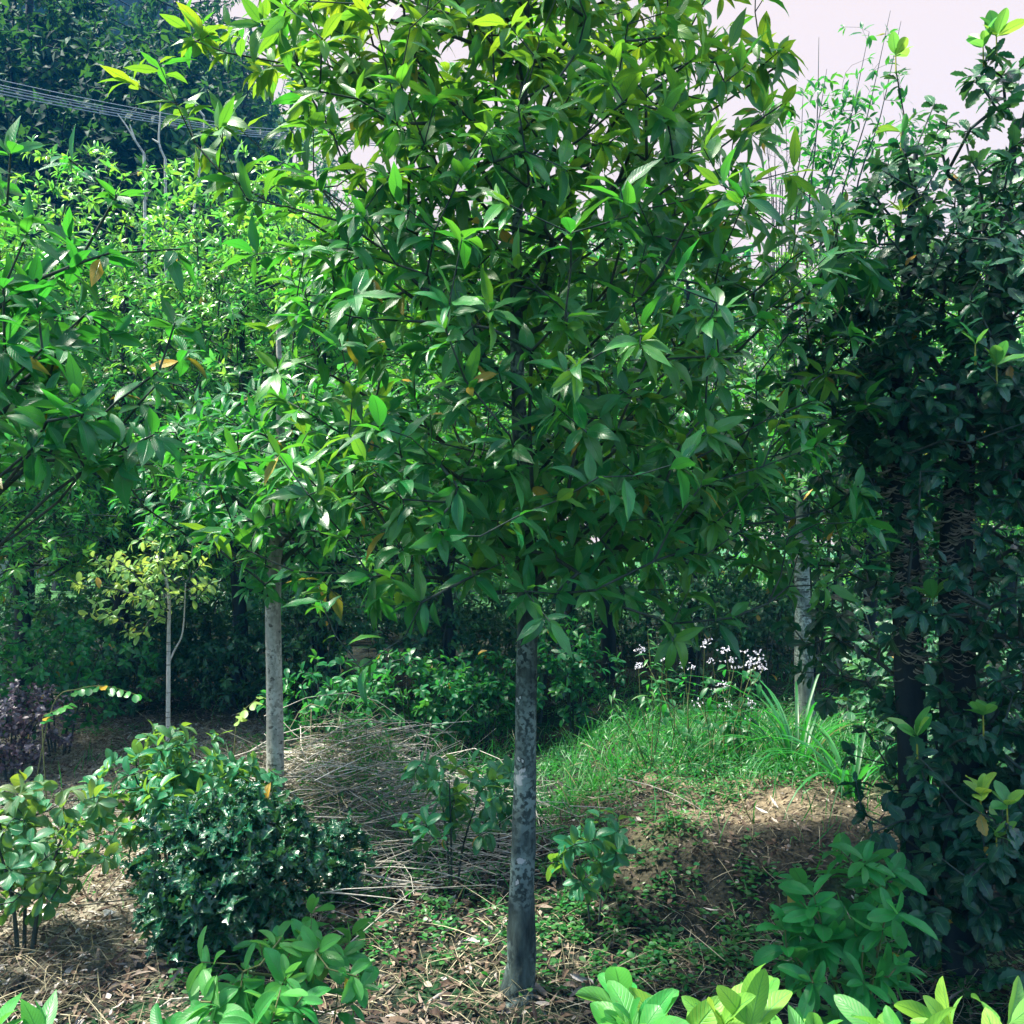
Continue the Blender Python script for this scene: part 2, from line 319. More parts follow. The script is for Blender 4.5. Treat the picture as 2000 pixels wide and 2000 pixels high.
# ------------------------------------------------------------------ ground
def ground():
    def axis(a, b, c, d, s):  # fine a..b, stretched to c..d
        f = np.arange(a, b, s); lo = a - np.geomspace(s, a - c, 40)[::-1]; hi = f[-1] + np.geomspace(s, d - f[-1], 46)
        return np.concatenate([lo, f, hi])
    xs = axis(-4.2, 4.2, -400, 400, .026); ys = axis(.9, 8.0, -60, 500, .026)
    Xg, Yg = np.meshgrid(xs, ys); Z = gz(Xg, Yg)
    near = sst(16, 7, Yg) * sst(12, 5, np.abs(Xg))
    clod = np.abs(vnoise(Xg, Yg, 9)) * .045 + vnoise(Xg, Yg, 19) * .022 + vnoise(Xg, Yg, 33) * .014
    mo = mound(Xg, Yg) * (1 - sst(4.9, 5.6, Yg)) * (1 - sst(1.5, 2.1, Xg))
    Z = Z + near * clod * (.5 + .9 * mo)
    v = np.stack([Xg, Yg, Z], -1); ny, nx = Xg.shape
    i = np.arange(ny - 1)[:, None] * nx + np.arange(nx - 1)[None]
    q = np.stack([i, i + 1, i + nx + 1, i + nx], -1)
    earth = np.clip(mo * (.75 + vnoise(Xg, Yg, 3)), 0, 1)
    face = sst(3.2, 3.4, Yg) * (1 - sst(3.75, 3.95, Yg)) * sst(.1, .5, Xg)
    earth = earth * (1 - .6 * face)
    straw = np.clip(sst(-.55, -1.0, Xg) * sst(2.9, 3.6, Yg) * (1 - sst(6.8, 8, Yg)) * (1.1 + vnoise(Xg, Yg, 2)), 0, 1)
    lawn = sst(13, 17, Yg + 1.5 * vnoise(Xg, Yg, .4))
    t = np.stack([earth, straw, lawn], -1)
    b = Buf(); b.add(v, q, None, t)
    m, nt = newmat('ground_soil'); g = NT(nt)
    at = g.n('ShaderNodeAttribute', attribute_name='tint'); sp = g.n('ShaderNodeSeparateColor', {0: at.outputs['Color']})
    tc = g.n('ShaderNodeTexCoord')
    n1 = g.n('ShaderNodeTexNoise', {'Vector': tc.outputs['Object'], 'Scale': 9.0, 'Detail': 8.0, 'Roughness': .7})
    n2 = g.n('ShaderNodeTexNoise', {'Vector': tc.outputs['Object'], 'Scale': 2.2, 'Detail': 5.0})
    n3 = g.n('ShaderNodeTexVoronoi', {'Vector': tc.outputs['Object'], 'Scale': 55.0})
    base = g.mix(g.rng(n1.outputs[0], .35, .65), c4((.004, .012, .012)), c4((.035, .038, .028)))
    base = g.mix(g.rng(n2.outputs[0], .52, .6, 0, .75), base, c4((.010, .055, .016)))
    base = g.mix(g.rng(n3.outputs['Distance'], .25, .0, 0, .4), base, c4((.16, .14, .11)))
    ec = g.mix(g.rng(n1.outputs[0], .38, .66), c4((.06, .052, .036)), c4((.30, .235, .155)))
    base = g.mix(sp.outputs[0], base, ec)
    sc_ = g.mix(g.rng(n1.outputs[0], .35, .65), c4((.14, .125, .085)), c4((.42, .38, .30)))
    base = g.mix(sp.outputs[1], base, sc_)
    base = g.mix(g.math('MULTIPLY', sp.outputs[2], g.rng(n2.outputs[0], .4, .6, .5, 1)), base, c4((.05, .17, .05)))
    h = g.math('ADD', n1.outputs[0], g.math('MULTIPLY', n3.outputs['Distance'], .5))
    bump = g.n('ShaderNodeBump', {'Strength': 1.0, 'Distance': .03, 'Height': h})
    pb = g.n('ShaderNodeBsdfPrincipled', {'Base Color': base, 'Roughness': .95, 'Specular IOR Level': .15, 'Normal': bump.outputs[0]})
    g.n('ShaderNodeOutputMaterial', {0: pb.outputs[0]})
    tag(b.build('ground', m), kind='structure')
ground()

# ------------------------------------------------------------------ plants
def sample_crown(ells, n, r, shell=.33):
    E = np.array(ells, float); vol = E[:, 3] * E[:, 4] * E[:, 5]; k = r.choice(len(E), n, p=vol / vol.sum())
    d = norm(r.normal(size=(n, 3))); rr = r.random(n)[:, None] ** shell
    return E[k, :3] + d * rr * E[k, 3:6]

def rosettes(buf, T, D, per, Lm, wr, r, lod, kind, ygn=.15, aut=.03, spread=(.45, 1.45), droop=.24, kap=(.2, 1.1), wave=.012, fold=(.05, .38), zy=None, bright=(0, 1), back=.0, seed=0, deadhang=True):
    """clusters of leaves at twig tips T pointing along D"""
    n = len(T); idx = np.repeat(np.arange(n), per); m = len(idx)
    k = np.tile(np.arange(per), n); ph = k * 2.399 + np.repeat(r.random(n) * 6.28, per) + r.normal(size=m) * .25
    d = norm(D[idx]); ref = norm(np.cross(d, np.array([.3, .1, 1.0]) + 0 * d)); y = np.cross(d, ref)
    rad = ref * np.cos(ph)[:, None] + y * np.sin(ph)[:, None]
    a = r.uniform(spread[0], spread[1], m)[:, None]
    A = d * np.cos(a) + rad * np.sin(a); A[:, 2] -= droop * r.uniform(.2, 1.6, m); A = norm(A)
    N = np.zeros((m, 3)); N[:, 2] = 1; N = N + d * .8 + np.array([0, -.35, 0]) + r.normal(size=(m, 3)) * .52
    Lg = Lm * r.uniform(.62, 1.2, m); W = Lg * wr * r.uniform(.8, 1.2, m)
    base = T[idx] - d * (r.random(m) ** 1.5 * back)[:, None]
    tip = np.repeat(r.random(n), per)
    tr = np.clip(r.uniform(bright[0], bright[1], m) * .6 + tip * .4, 0, 1)
    yg = np.clip(ygn * (r.random(m) * 1.2 + (np.repeat(r.random(n), per) > .8) * 1.5), 0, 1)
    if zy is not None: yg = np.clip(yg + np.clip((base[:, 2] - zy[0]) / (zy[1] - zy[0]), 0, 1) * zy[2] * r.random(m), 0, 1)  # higher leaves yellower: young growth plus backlit glow put into the tint
    au = (r.random(m) < aut) * r.uniform(.5, 1, m)
    if deadhang: A[au > 0, 2] -= .8; A = norm(A)
    leaves(buf, base, A, N, Lg, W, r.uniform(kap[0], kap[1], m), r.uniform(fold[0], fold[1], m), np.stack([tr, yg, au], -1), lod, kind, wave, seed=seed)

def skeleton(stems, tips, r, nprim=0, prim_slope=.7, step=.14, up=.3, twist=.05, attach_z=None):
    """stems = list of (pts, radii). returns edges, tip dirs, tip positions"""
    pos = []; par = []; st = []; srad = []
    for pts, rad in stems:
        pts = np.asarray(pts, float); seg = 0
        cum = np.concatenate([[0], np.cumsum(np.linalg.norm(np.diff(pts, axis=0), axis=1))]); m = max(int(cum[-1] / (step * .6)), 3)
        tt = np.linspace(0, cum[-1], m); pp = np.stack([np.interp(tt, cum, pts[:, i]) for i in range(3)], -1); rr = np.interp(tt, cum, rad)
        for p_, r_ in zip(pp, rr):
            if attach_z is None or p_[2] >= attach_z: pos.append(p_); par.append(-1); st.append(True); srad.append(r_)
    pos = list(pos); nst = len(pos); c0 = np.mean(pos, axis=0)
    tips = np.asarray(tips); hd = np.linalg.norm(tips[:, :2] - c0[:2], axis=1)
    order = np.argsort(hd + r.random(len(tips)) * .1)
    if nprim:
        far = order[int(len(order) * .6):]; pr = r.choice(far, min(nprim, len(far)), replace=False)
        order = np.concatenate([pr, order[~np.isin(order, pr)]])
    A = np.array(pos); cap = nst + len(tips) * 14 + 10; buf = np.zeros((cap, 3)); buf[:nst] = A; cnt = nst
    bdir = np.zeros((cap, 3)); bdir[:nst, 2] = 1; tipnode = []; tipdir = []
    for q, ti in enumerate(order):
        t = tips[ti]; nd = buf[:cnt]
        dv = t - nd; dist = np.linalg.norm(dv, axis=1); h = np.linalg.norm(dv[:, :2], axis=1)
        if nprim and q < nprim:
            cst = np.abs((t[2] - nd[:, 2]) - prim_slope * h) + .3 * h; cst[nst:] += 9
        else:
            cst = dist + np.clip(nd[:, 2] - t[2] + up * h, 0, 9) * .8
        p = int(np.argmin(cst)); p0 = nd[p].copy(); dd = dist[p]
        n = int(np.clip(round(dd / step), 1, 12)); out = t - p0; outh = out.copy()
        ctrl = p0 + norm(out + np.array([0, 0, -.15 * dd]) + bdir[p] * dd * .5) * dd * .45 + r.normal(size=3) * twist * dd
        prev = p
        for s in range(1, n + 1):
            f = s / n; x = (1 - f) ** 2 * p0 + 2 * f * (1 - f) * ctrl + f * f * t
            if s < n: x = x + r.normal(size=3) * .012
            buf[cnt] = x; bdir[cnt] = norm(x - buf[prev]); par.append(prev); st.append(False); srad.append(9); prev = cnt; cnt += 1
        tipnode.append(prev); tipdir.append(bdir[prev])
    par = np.array(par); w = np.zeros(cnt); w[tipnode] = 1
    for i in range(cnt - 1, nst - 1, -1): w[par[i]] += w[i] if par[i] >= 0 else 0
    return buf[:cnt], par, w, nst, np.array(srad), np.array(tipnode), np.array(tipdir)

def plant(name, label, cat, base, stems, ells, ntips, leaf, seed=0, group=None, trunkname='trunk', trunkmat='bark', twigmat='twig', rt=.0022, nprim=0, step=.14,
          shell=.33, trunk_sides=14, rough=.12, attach_z=None, extra_tips=None, prim_slope=.7, branches=True, stemleaf=0, up=.3, rtpow=.42, crown='crown', sub=4, split=0):
    """stems, ells in world metres; base = foot of the plant"""
    r = np.random.default_rng(seed); base = np.asarray(base, float)
    root = thing(name, base, label, cat, group)
    for pts, rad in stems:
        tb = Buf(); tube(tb, pts, rad, trunk_sides, rough, seed, sub); tb.build(trunkname, M[trunkmat], root, base)
    tips = sample_crown(ells, ntips, r, shell); tips = tips[tips[:, 2] > gz(tips[:, 0], tips[:, 1]) + .04]
    if extra_tips is not None: tips = np.concatenate([tips, extra_tips])
    pos, par, w, nst, srad, tn, td = skeleton(stems, tips, r, nprim, prim_slope, step, up, attach_z=attach_z)
    rad = rt * np.maximum(w, 1) ** rtpow; rad[:nst] = np.minimum(rad[:nst], srad[:nst] * .55)
    if branches:
        i = np.arange(nst, len(pos)); p = par[i]; ra = np.minimum(rad[p], rad[i] * 1.35); sd = 6 if leaf.get('lod', 2) > 2 else 4
        comp = np.arange(len(pos))
        for a in i:
            if par[a] >= nst: comp[a] = comp[par[a]]
        roots = [a for a in i if comp[a] == a]; roots.sort(key=lambda a: -w[a]); own = roots[:split]
        for a in own:
            k = comp[i] == a; bb = Buf(); cones(bb, pos[p[k]], pos[i[k]], ra[k], rad[i[k]], sd); bb.build('branch', M[twigmat], root, base)
        k = ~np.isin(comp[i], own)
        if k.any():
            bb = Buf(); cones(bb, pos[p[k]], pos[i[k]], ra[k], rad[i[k]], sd); o = bb.build('branches', M[twigmat], root, base); o['kind'] = 'stuff'
    lb = Buf(); lf = dict(leaf); mat = lf.pop('mat'); per = lf.pop('per'); fr = lf.pop('twigfill', 0)
    D = norm(td + np.array([0, 0, .25])); rosettes(lb, pos[tn], D, per, r=r, seed=seed, **lf)
    if fr:
        c = np.arange(nst, len(pos)); c = c[(w[c] <= 3)]; c = c[r.random(len(c)) < fr]
        dd = norm(pos[c] - pos[par[c]]); rosettes(lb, pos[c], dd, 2, r=r, seed=seed + 5, **lf)
    lb.build(crown, M[mat], root, base)
    return root

def copy_tree(o, loc, rz=0, sc=1, label=None):
    c = o.copy(); col.objects.link(c); c.location = loc; c.rotation_euler = (0, 0, rz); c.scale = (sc, sc, sc)
    if label: c['label'] = label
    for ch in list(o.children):
        k = ch.copy(); col.objects.link(k); k.parent = c
        k.matrix_parent_inverse = ch.matrix_parent_inverse
    return c

def G(x, y): return np.array([x, y, float(gz(x, y))])

# --- the main tree
bx, by = X(985, 3.02), 3.02; b0 = G(bx, by); b0[2] -= .03
def main_tree():
    z0 = b0[2]
    tp = [(bx - .02, by, z0), (bx - .012, by, z0 + .05), (bx - .004, by, z0 + .16), (bx, by, z0 + .45), (bx + .012, by, z0 + .85), (bx + .018, by, z0 + 1.3), (bx + .016, by + .01, z0 + 1.6),
          (bx - .01, by + .02, z0 + 2.0), (bx - .02, by + .02, z0 + 2.5), (bx + .0, by, z0 + 3.0), (bx + .02, by, z0 + 3.5), (bx, by, z0 + 4.0)]
    tr = [.085, .060, .048, .0415, .038, .034, .032, .026, .02, .014, .009, .004]
    ells = [(bx + .16, by, 2.2, 1.03, .95, .78), (bx - .10, by, 2.95, 1.03, .9, .75), (bx - .05, by, 3.55, .9, .75, .6),
            (bx - .5, by - .25, 1.62, .55, .45, .36), (bx + .5, by - .2, 1.62, .62, .5, .40), (bx, by - .5, 1.5, .5, .3, .28)]
    ex = np.array([P(560, 560, 2.5), P(480, 480, 2.7), P(520, 700, 2.5), P(640, 640, 2.3), P(700, 800, 2.2), P(580, 330, 2.8), P(650, 420, 2.6), P(250, 155, 2.9), P(300, 120, 2.8), P(330, 190, 2.8), P(360, 60, 2.9), P(410, 240, 2.7), P(430, 100, 2.8), P(1400, 130, 3), P(1440, 210, 3), P(1330, 90, 3),
                   P(1480, 640, 2.7), P(1210, 620, 2.2), P(850, 560, 2.2), P(760, 900, 2.3), P(680, 1260, 2.5), P(1130, 900, 2.2), P(1400, 1000, 2.4), P(1270, 1210, 2.6), P(780, 1120, 2.5), P(700, 1090, 2.5), P(1290, 870, 2.2), P(1440, 880, 2.4)])
    plant('broadleaf_tree', 'large young broadleaf tree with lichen spotted grey trunk standing in the centre', 'tree', b0, [(tp, tr)], ells, 1560,
          dict(mat='main', per=7, Lm=.110, wr=.175, lod=4, kind='lance', ygn=.22, aut=.010, zy=(2.4, 3.3, .8), back=.05, wave=.016, twigfill=.40, kap=(.1, 1.2)),
          seed=21, nprim=22, split=60, attach_z=1.32, extra_tips=ex, trunk_sides=28, rough=.12, rt=.0015, sub=10)
main_tree()

# --- near tree cut by the left edge
def left_tree():
    d = 2.35; cx = X(-120, d); b = G(cx, d)
    tp = [(cx, d, b[2] - .03), (cx + .02, d, .6), (cx + .04, d + .02, 1.2), (cx + .02, d, 1.8), (cx, d, 2.4), (cx, d, 2.75)]
    ells = [(cx + .15, d, 2.02, .52, .4, .36), (cx + .0, d, 2.2, .45, .4, .32), (cx + .3, d - .1, 1.78, .42, .3, .16)]
    ex = np.array([P(150, 800, 2.1), P(290, 820, 2.2), P(220, 370, 2.3), P(340, 470, 2.3), P(130, 300, 2.2), P(20, 290, 2.1), P(60, 420, 2.1), P(330, 610, 2.3), P(300, 700, 2.3), P(220, 880, 2.2)])
    plant('broadleaf_tree', 'glossy leaved tree reaching in from the left edge with its trunk out of view', 'tree', b, [(tp, [.045, .04, .035, .025, .014, .006])], ells, 150,
          dict(mat='main', per=7, Lm=.105, wr=.19, lod=4, kind='lance', ygn=.06, aut=.02, back=.05, wave=.01, twigfill=.2), seed=5, nprim=8, split=60, attach_z=1.2, extra_tips=ex)
left_tree()

# --- second tree with pale speckled trunk
def second_tree():
    d = 4.3; x0 = X(520, d); b = G(x0, d)
    tp = [(x0 + .02, d, b[2] - .05), (x0 + .01, d, .4), (x0, d, .9), (x0 - .01, d, 1.35), (x0 + .01, d, 1.6), (x0 + .02, d, 2.1), (x0, d, 2.6)]
    ells = [(x0 + .05, d, 1.85, .85, .7, .42), (x0 + .25, d, 2.0, .8, .6, .3), (x0 - .3, d - .1, 1.62, .4, .35, .2), (x0 + .1, d - .1, 1.33, .3, .25, .12)]
    plant('broadleaf_tree', 'small tree with pale speckled trunk standing beside the brush heap', 'tree', b, [(tp, [.052, .04, .037, .036, .033, .022, .008])], ells, 430,
          dict(mat='main', per=8, Lm=.092, wr=.18, lod=3, kind='lance', ygn=.08, aut=.015, back=.05, wave=.012, twigfill=.2, bright=(.3, 1)), seed=9, trunkmat='palebark', nprim=10, split=60, attach_z=1.3)
second_tree()

# --- rows of trees behind: three prototypes copied
def row_proto(seed, label, mat, h=3.7, w=1.5, kind='lance', Lm=.078, wr=.2, n=1500, per=10, x=0, y=0, group=None, cz=None, trunkmat='darkbark', zy=(2.6, 3.9, .6), lod=2, ygn=.34, name='orchard_tree'):
    b = G(x, y); z = b[2]
    tp = [(x, y, z - .05), (x + .03, y, z + .7), (x - .02, y, z + 1.4), (x + .02, y, z + h * .6), (x, y, z + h * .92)]
    ells = [(x, y, z + h * .60, w, w, h * .32), (x + .2, y - .1, z + h * .84, w * .75, w * .75, h * .2), (x - .3, y, z + h * .40, w * .95, w * .9, h * .17)]
    return plant(name, label, 'tree', b, [(tp, [.075, .06, .055, .035, .01])], ells, n,
                 dict(mat=mat, per=per, Lm=Lm, wr=wr, lod=lod, kind=kind, ygn=ygn, aut=.006, back=.06, zy=zy, wave=.01), seed=seed, trunkmat=trunkmat, nprim=12, attach_z=z + 1.2, shell=.4, trunk_sides=10, group=group)

rowg = 'orchard trees in rows behind the centre tree'
pA = row_proto(31, 'bushy bright green tree directly behind and left of the pale speckled trunk', 'bright', x=X(450, 7.6), y=7.6, h=4.3, w=1.6, group=rowg)
pB = row_proto(32, 'dense green tree in the row seen between the centre trunk and brush heap', 'bright', x=X(840, 7.2), y=7.2, h=4.2, w=1.55, Lm=.075, wr=.23, group=rowg)
pC = row_proto(33, 'darker fine leaved tree in the row behind the white flowers', 'dark', x=X(1300, 7.6), y=7.6, h=4.2, w=1.5, Lm=.075, wr=.26, kind='oval', zy=(3, 4, .25), n=850, group=rowg)
def cp(p, px, d, rz, sc, label):
    x = X(px, d); return copy_tree(p, G(x, d), rz, sc, label)
cp(pB, 40, 7.8, 1.1, 1.08, 'bright green tree in the row whose crown fills the left edge under the cables')
cp(pA, -260, 6.2, 2.6, 1.0, 'leafy row tree half cut off by the left edge')
cp(pA, 230, 8.0, 5.3, 1.10, 'bright topped row tree whose crown rises behind the grey bare branches')
cp(pB, 610, 7.8, 4.0, 1.1, 'bright row tree filling the gap left of the centre crown')
cp(pC, 1150, 8.2, 2.0, 1.0, 'dark row tree close behind the right half of the centre crown')
cp(pC, 250, 9.6, .4, 1.05, 'dark row tree seen behind the pale yellow sapling')
cp(pA, 640, 9.6, 3.3, 1.15, 'row tree with bright top just right of the pale speckled trunk, second row')
cp(pB, 1080, 9.8, 2.1, 1.1, 'row tree close behind the right side of the centre trunk, second row')
cp(pA, 1640, 7.4, 4.2, .86, 'row tree to the right of the grey patchy trunk')
cp(pB, 1900, 7.0, .9, .92, 'row tree mostly hidden behind the dark spiny tree at the right edge')
cp(pC, 1500, 10.2, 5.0, .98, 'dark row tree straight behind the grey patchy trunk, second row')
cp(pB, 1850, 10.8, 3.0, .95, 'row tree far back at the right edge, second row')
cp(pC, -50, 10.0, 3.9, 1.0, 'dark row tree far back at the left edge, second row')
cp(pA, 450, 13.0, .2, 1.25, 'distant row tree above the brush heap, third row')
cp(pB, 830, 13.6, 1.3, 1.2, 'distant row tree left of the centre trunk, third row')
cp(pA, 1250, 13.2, 2.4, 1.05, 'distant row tree right of the centre trunk, third row')
cp(pB, 1650, 13.8, 3.4, 1.0, 'distant row tree beneath the thin tall stems, third row')
cp(pA, 60, 13.5, 4.4, 1.2, 'distant row tree at the left edge, third row')

# --- right: tree with grey patchy trunk
def patchy_tree():
    d = 6.2; x0 = X(1513, d); b = G(x0, d)
    tp = [(x0 + .01, d, b[2] - .05), (x0, d, .9), (x0 - .01, d, 1.5), (x0 + .03, d, 2.1), (x0, d, 2.8), (x0, d, 3.2)]
    ells = [(x0 - .1, d, 2.5, 1.1, .9, .6), (x0 + .1, d - .1, 2.0, .9, .7, .4)]
    plant('broadleaf_tree', 'tree with grey patchy trunk rising from the long grass clump', 'tree', b, [(tp, [.07, .055, .05, .04, .02, .008])], ells, 380,
          dict(mat='main', per=8, Lm=.11, wr=.16, lod=2, kind='lance', ygn=.15, aut=.01, back=.05), seed=41, trunkmat='greybark', nprim=10, split=60, attach_z=1.6)
patchy_tree()

# --- right edge: dark tree with serrated leaves and curled bark
def dark_tree():
    d = 3.1; b = G(X(1790, d), d); z = b[2]; st = []
    def xx(px, dd=d): return X(px, dd)
    st.append(([(xx(1800), d, z - .05), (xx(1800), d, .8), (xx(1800), d, 1.5), (xx(1830), d, 2.1), (xx(1850), d + .1, 2.8)], [.075, .066, .055, .035, .01]))
    st.append(([(xx(1735), d + .05, z - .05), (xx(1725), d + .05, .8), (xx(1715), d + .05, 1.5), (xx(1700), d, 2.0), (xx(1740), d, 2.9)], [.06, .055, .05, .03, .008]))
    st.append(([(xx(1930), d - .1, z - .05), (xx(1940), d - .1, .9), (xx(1915), d - .1, 1.7), (xx(1900), d, 2.3), (xx(1930), d, 3.0)], [.05, .045, .04, .03, .01]))
    ells = [(xx(1800), d - .25, 1.55, .5, .14, .5), (xx(1830), d - .2, 2.25, .5, .35, .42), (xx(1760), d - .15, 2.5, .4, .3, .35), (xx(1690), d + .3, 1.3, .3, .3, .5), (xx(1880), d, 2.1, .6, .6, .55), (xx(1910), d, 2.75, .5, .5, .38), (xx(1760), d, 1.9, .42, .5, .35), (xx(1960), d - .2, 1.4, .4, .5, .6),
            (xx(1700), d + .1, 2.05, .4, .4, .38), (xx(1640), d + .2, 2.35, .3, .3, .3)]
    low = [(xx(1850), d - .3, .55, .5, .35, .42), (xx(1780), d - .3, .45, .35, .3, .35), (xx(1870), d - .1, .75, .42, .4, .5), (xx(1960), d - .3, .55, .35, .4, .5), (xx(1720), d, .75, .25, .25, .35)]
    r = np.random.default_rng(3); ext = sample_crown(low, 480, r, .4)
    pts = np.array([P(1855, 90, 2.8), P(1880, 70, 2.8), P(1690, 105, 2.9), P(1700, 400, 2.9), P(1560, 460, 3), P(1700, 250, 2.9), P(1840, 650, 2.6), P(1880, 690, 2.6), P(1730, 1390, 2.4), P(1855, 1350, 2.6), P(1900, 1520, 2.4), P(1850, 1500, 2.4), P(1880, 1580, 2.4), P(1760, 1130, 2.8)])
    ext = np.concatenate([ext, pts - [0, 0, .05]])
    root = plant('spiny_tree', 'dark many stemmed tree with spiny leaves and curling bark at the right edge', 'tree', b, st, ells, 1080,
          dict(mat='dark', per=7, Lm=.068, wr=.24, lod=3, kind='serrate', ygn=.03, aut=.003, back=.06, wave=.02, twigfill=.35, droop=.35, bright=(0, 1), zy=(2.1, 3.1, .35)), seed=51, trunkmat='darkbark', nprim=10, attach_z=.3, split=70,
          extra_tips=ext, rough=.25)
    # curled flakes of bark up the two nearer stems
    fb = Buf(); r = np.random.default_rng(8); n = 900
    zc = 1.0 + .95 * r.beta(1.6, 1.5, n); k = r.integers(0, 2, n)
    cx = np.where(k == 0, np.interp(zc, [.6, 1.5, 2.1], [xx(1800), xx(1800), xx(1830)]), np.interp(zc, [.6, 1.5, 2], [xx(1730), xx(1716), xx(1700)])); rr = np.where(k == 0, .074, .056)
    cy = np.where(k == 0, d, d + .05)
    ph = -np.pi / 2 + np.round(r.normal(size=n) * 2.0) * .42 + r.normal(size=n) * .08
    nr = np.stack([np.cos(ph), np.sin(ph), 0 * ph], -1); c = np.stack([cx, cy, zc], -1) + nr * rr[:, None] * .97
    ok = vnoise(ph * .5, zc, 5.0) > -.32; c = c[ok]; nr = nr[ok]; ph = ph[ok]; n = len(c)
    th = np.linspace(-1, 1, 7); wd = r.uniform(.008, .028, n)
    tg = np.stack([-nr[:, 1], nr[:, 0], 0 * ph], -1); U = np.array([0, 0, 1.])
    rows = []
    for q, (o_, h_) in enumerate([(0, 0), (1, .25), (1.05, .55)]):
        rows.append(c[:, None] + tg[:, None] * (th[None] * wd[:, None])[..., None] + nr[:, None] * (o_ * (1 - th ** 2)[None] * wd[:, None] * .75)[..., None] + U * ((th ** 2 * .5)[None] * wd[:, None] + h_ * .008)[..., None])
    V = np.stack(rows, 1); i = np.arange(2)[:, None] * 7 + np.arange(6)[None]; qd = np.stack([i, i + 1, i + 8, i + 7], -1).reshape(-1, 4)
    F = qd[None] + (np.arange(n) * 21)[:, None, None]; tt = np.broadcast_to(r.random(n)[:, None, None, None], (n, 3, 7, 3))
    fb.add(V, F, None, tt); o = fb.build('curled_bark', M['fungus'], root, b); o['kind'] = 'stuff'
    # pale new shoots
    for q in pts:
        sb = Buf(); D = np.array([[0, 0, 1.]]) + r.normal(size=(1, 3)) * .15
        rosettes(sb, q[None] + 0.0, D, 6, .08, .24, r, 4, 'oval', ygn=.6, aut=0, spread=(.25, 1.1), droop=.1, kap=(.1, .6), fold=(.1, .4), deadhang=False)
        tube(sb, [q - [0, 0, .06], q], [.003, .002], 5); sb.build('young_shoot', M['young'], root, b)
dark_tree()

# --- thin tall stems against the sky
def thin_tree():
    d = 8.5; b = G(X(1530, d), d); z = b[2]; st = []
    for (pa, ya, pb_, yb) in [(1525, 420, 1545, 70), (1500, 420, 1560, 130), (1550, 420, 1640, 60), (1580, 420, 1680, 20), (1610, 400, 1700, 40), (1490, 430, 1515, 180)]:
        a = P(pa, ya, d); c = P(pb_, yb, d); mid = (a + c) / 2 + np.array([.03, 0, 0])
        st.append(([(b[0] + (a[0] - b[0]) * .3, d, z), (a[0], d, a[2] * .6), a, mid, c], [.018, .014, .009, .005, .002]))
    ells = [(X(1560, d), d, 5.3, .6, .4, .9), (X(1630, d), d, 5.8, .6, .4, .9), (X(1680, d), d, 5.1, .7, .4, .7), (X(1580, d), d, 4.4, .7, .4, .5)]
    plant('slender_tree', 'slender sparse tree of thin upright stems against the pale sky', 'tree', b, st, ells, 260,
          dict(mat='main', per=4, Lm=.12, wr=.19, lod=3, kind='lance', ygn=.1, aut=.004, back=.08, twigfill=.3, spread=(.4, 1.2)), seed=61, trunkmat='twig', twigmat='twig', trunk_sides=6, shell=.5, attach_z=3.0, rt=.0014, split=60, trunkname='stem')
    # leafless grey wands
    root = thing('bare_sapling', G(X(1455, 8.4), 8.4), 'leafless thin grey sapling just right of the centre tree against the sky', 'sapling')
    bb = Buf(); r = np.random.default_rng(2)
    for (px, py) in [(1440, 190), (1465, 210), (1480, 200), (1500, 260), (1450, 300)]:
        c = P(px, py, 8.4); f = np.array([X(1465, 8.4), 8.4, .3]); m1 = P(px * .3 + 1465 * .7, 430, 8.4)
        tube(bb, [f, m1, (m1 + c) / 2 + r.normal(size=3) * .03, c], [.012, .006, .004, .0018], 5, 0, 1, 4)
        for q in range(9):
            a = m1 + (c - m1) * r.random(); e = a + np.array([r.normal() * .14, r.normal() * .05, abs(r.normal()) * .16]); cones(bb, a[None], e[None], .002, .001, 4)
    bb.build('stems', M['twig'], root, root.location)
thin_tree()

# --- sapling with pale yellowish leaves
def sapling():
    d = 5.7; x0 = X(327, d); b = G(x0, d); z = b[2]
    st = [([(x0, d, z - .03), (x0 - .015, d, z + .25), tuple(P(318, 1210, d)), tuple(P(318, 1120, d)), tuple(P(300, 1050, d))], [.017, .015, .012, .009, .004]),
          ([tuple(P(318, 1250, d)), tuple(P(330, 1225, d)), tuple(P(345, 1190, d)), tuple(P(350, 1100, d))], [.008, .006, .005, .003])]
    c = P(270, 1095, d)
    ells = [(c[0], d, c[2], .46, .35, .27), (c[0] + .15, d, c[2] + .12, .34, .28, .22), (c[0] - .1, d, c[2] - .22, .3, .25, .14)]
    plant('sapling', 'slim sapling with pale yellow green leaves and banded white stem', 'sapling', b, st, ells, 105,
          dict(mat='pale', per=5, Lm=.070, wr=.22, lod=3, kind='oval', ygn=.22, aut=.02, back=.08, bright=(.4, 1)), seed=71, trunkmat='whitetwig', trunk_sides=8, attach_z=1.0, shell=.5, step=.08, split=40)
sapling()

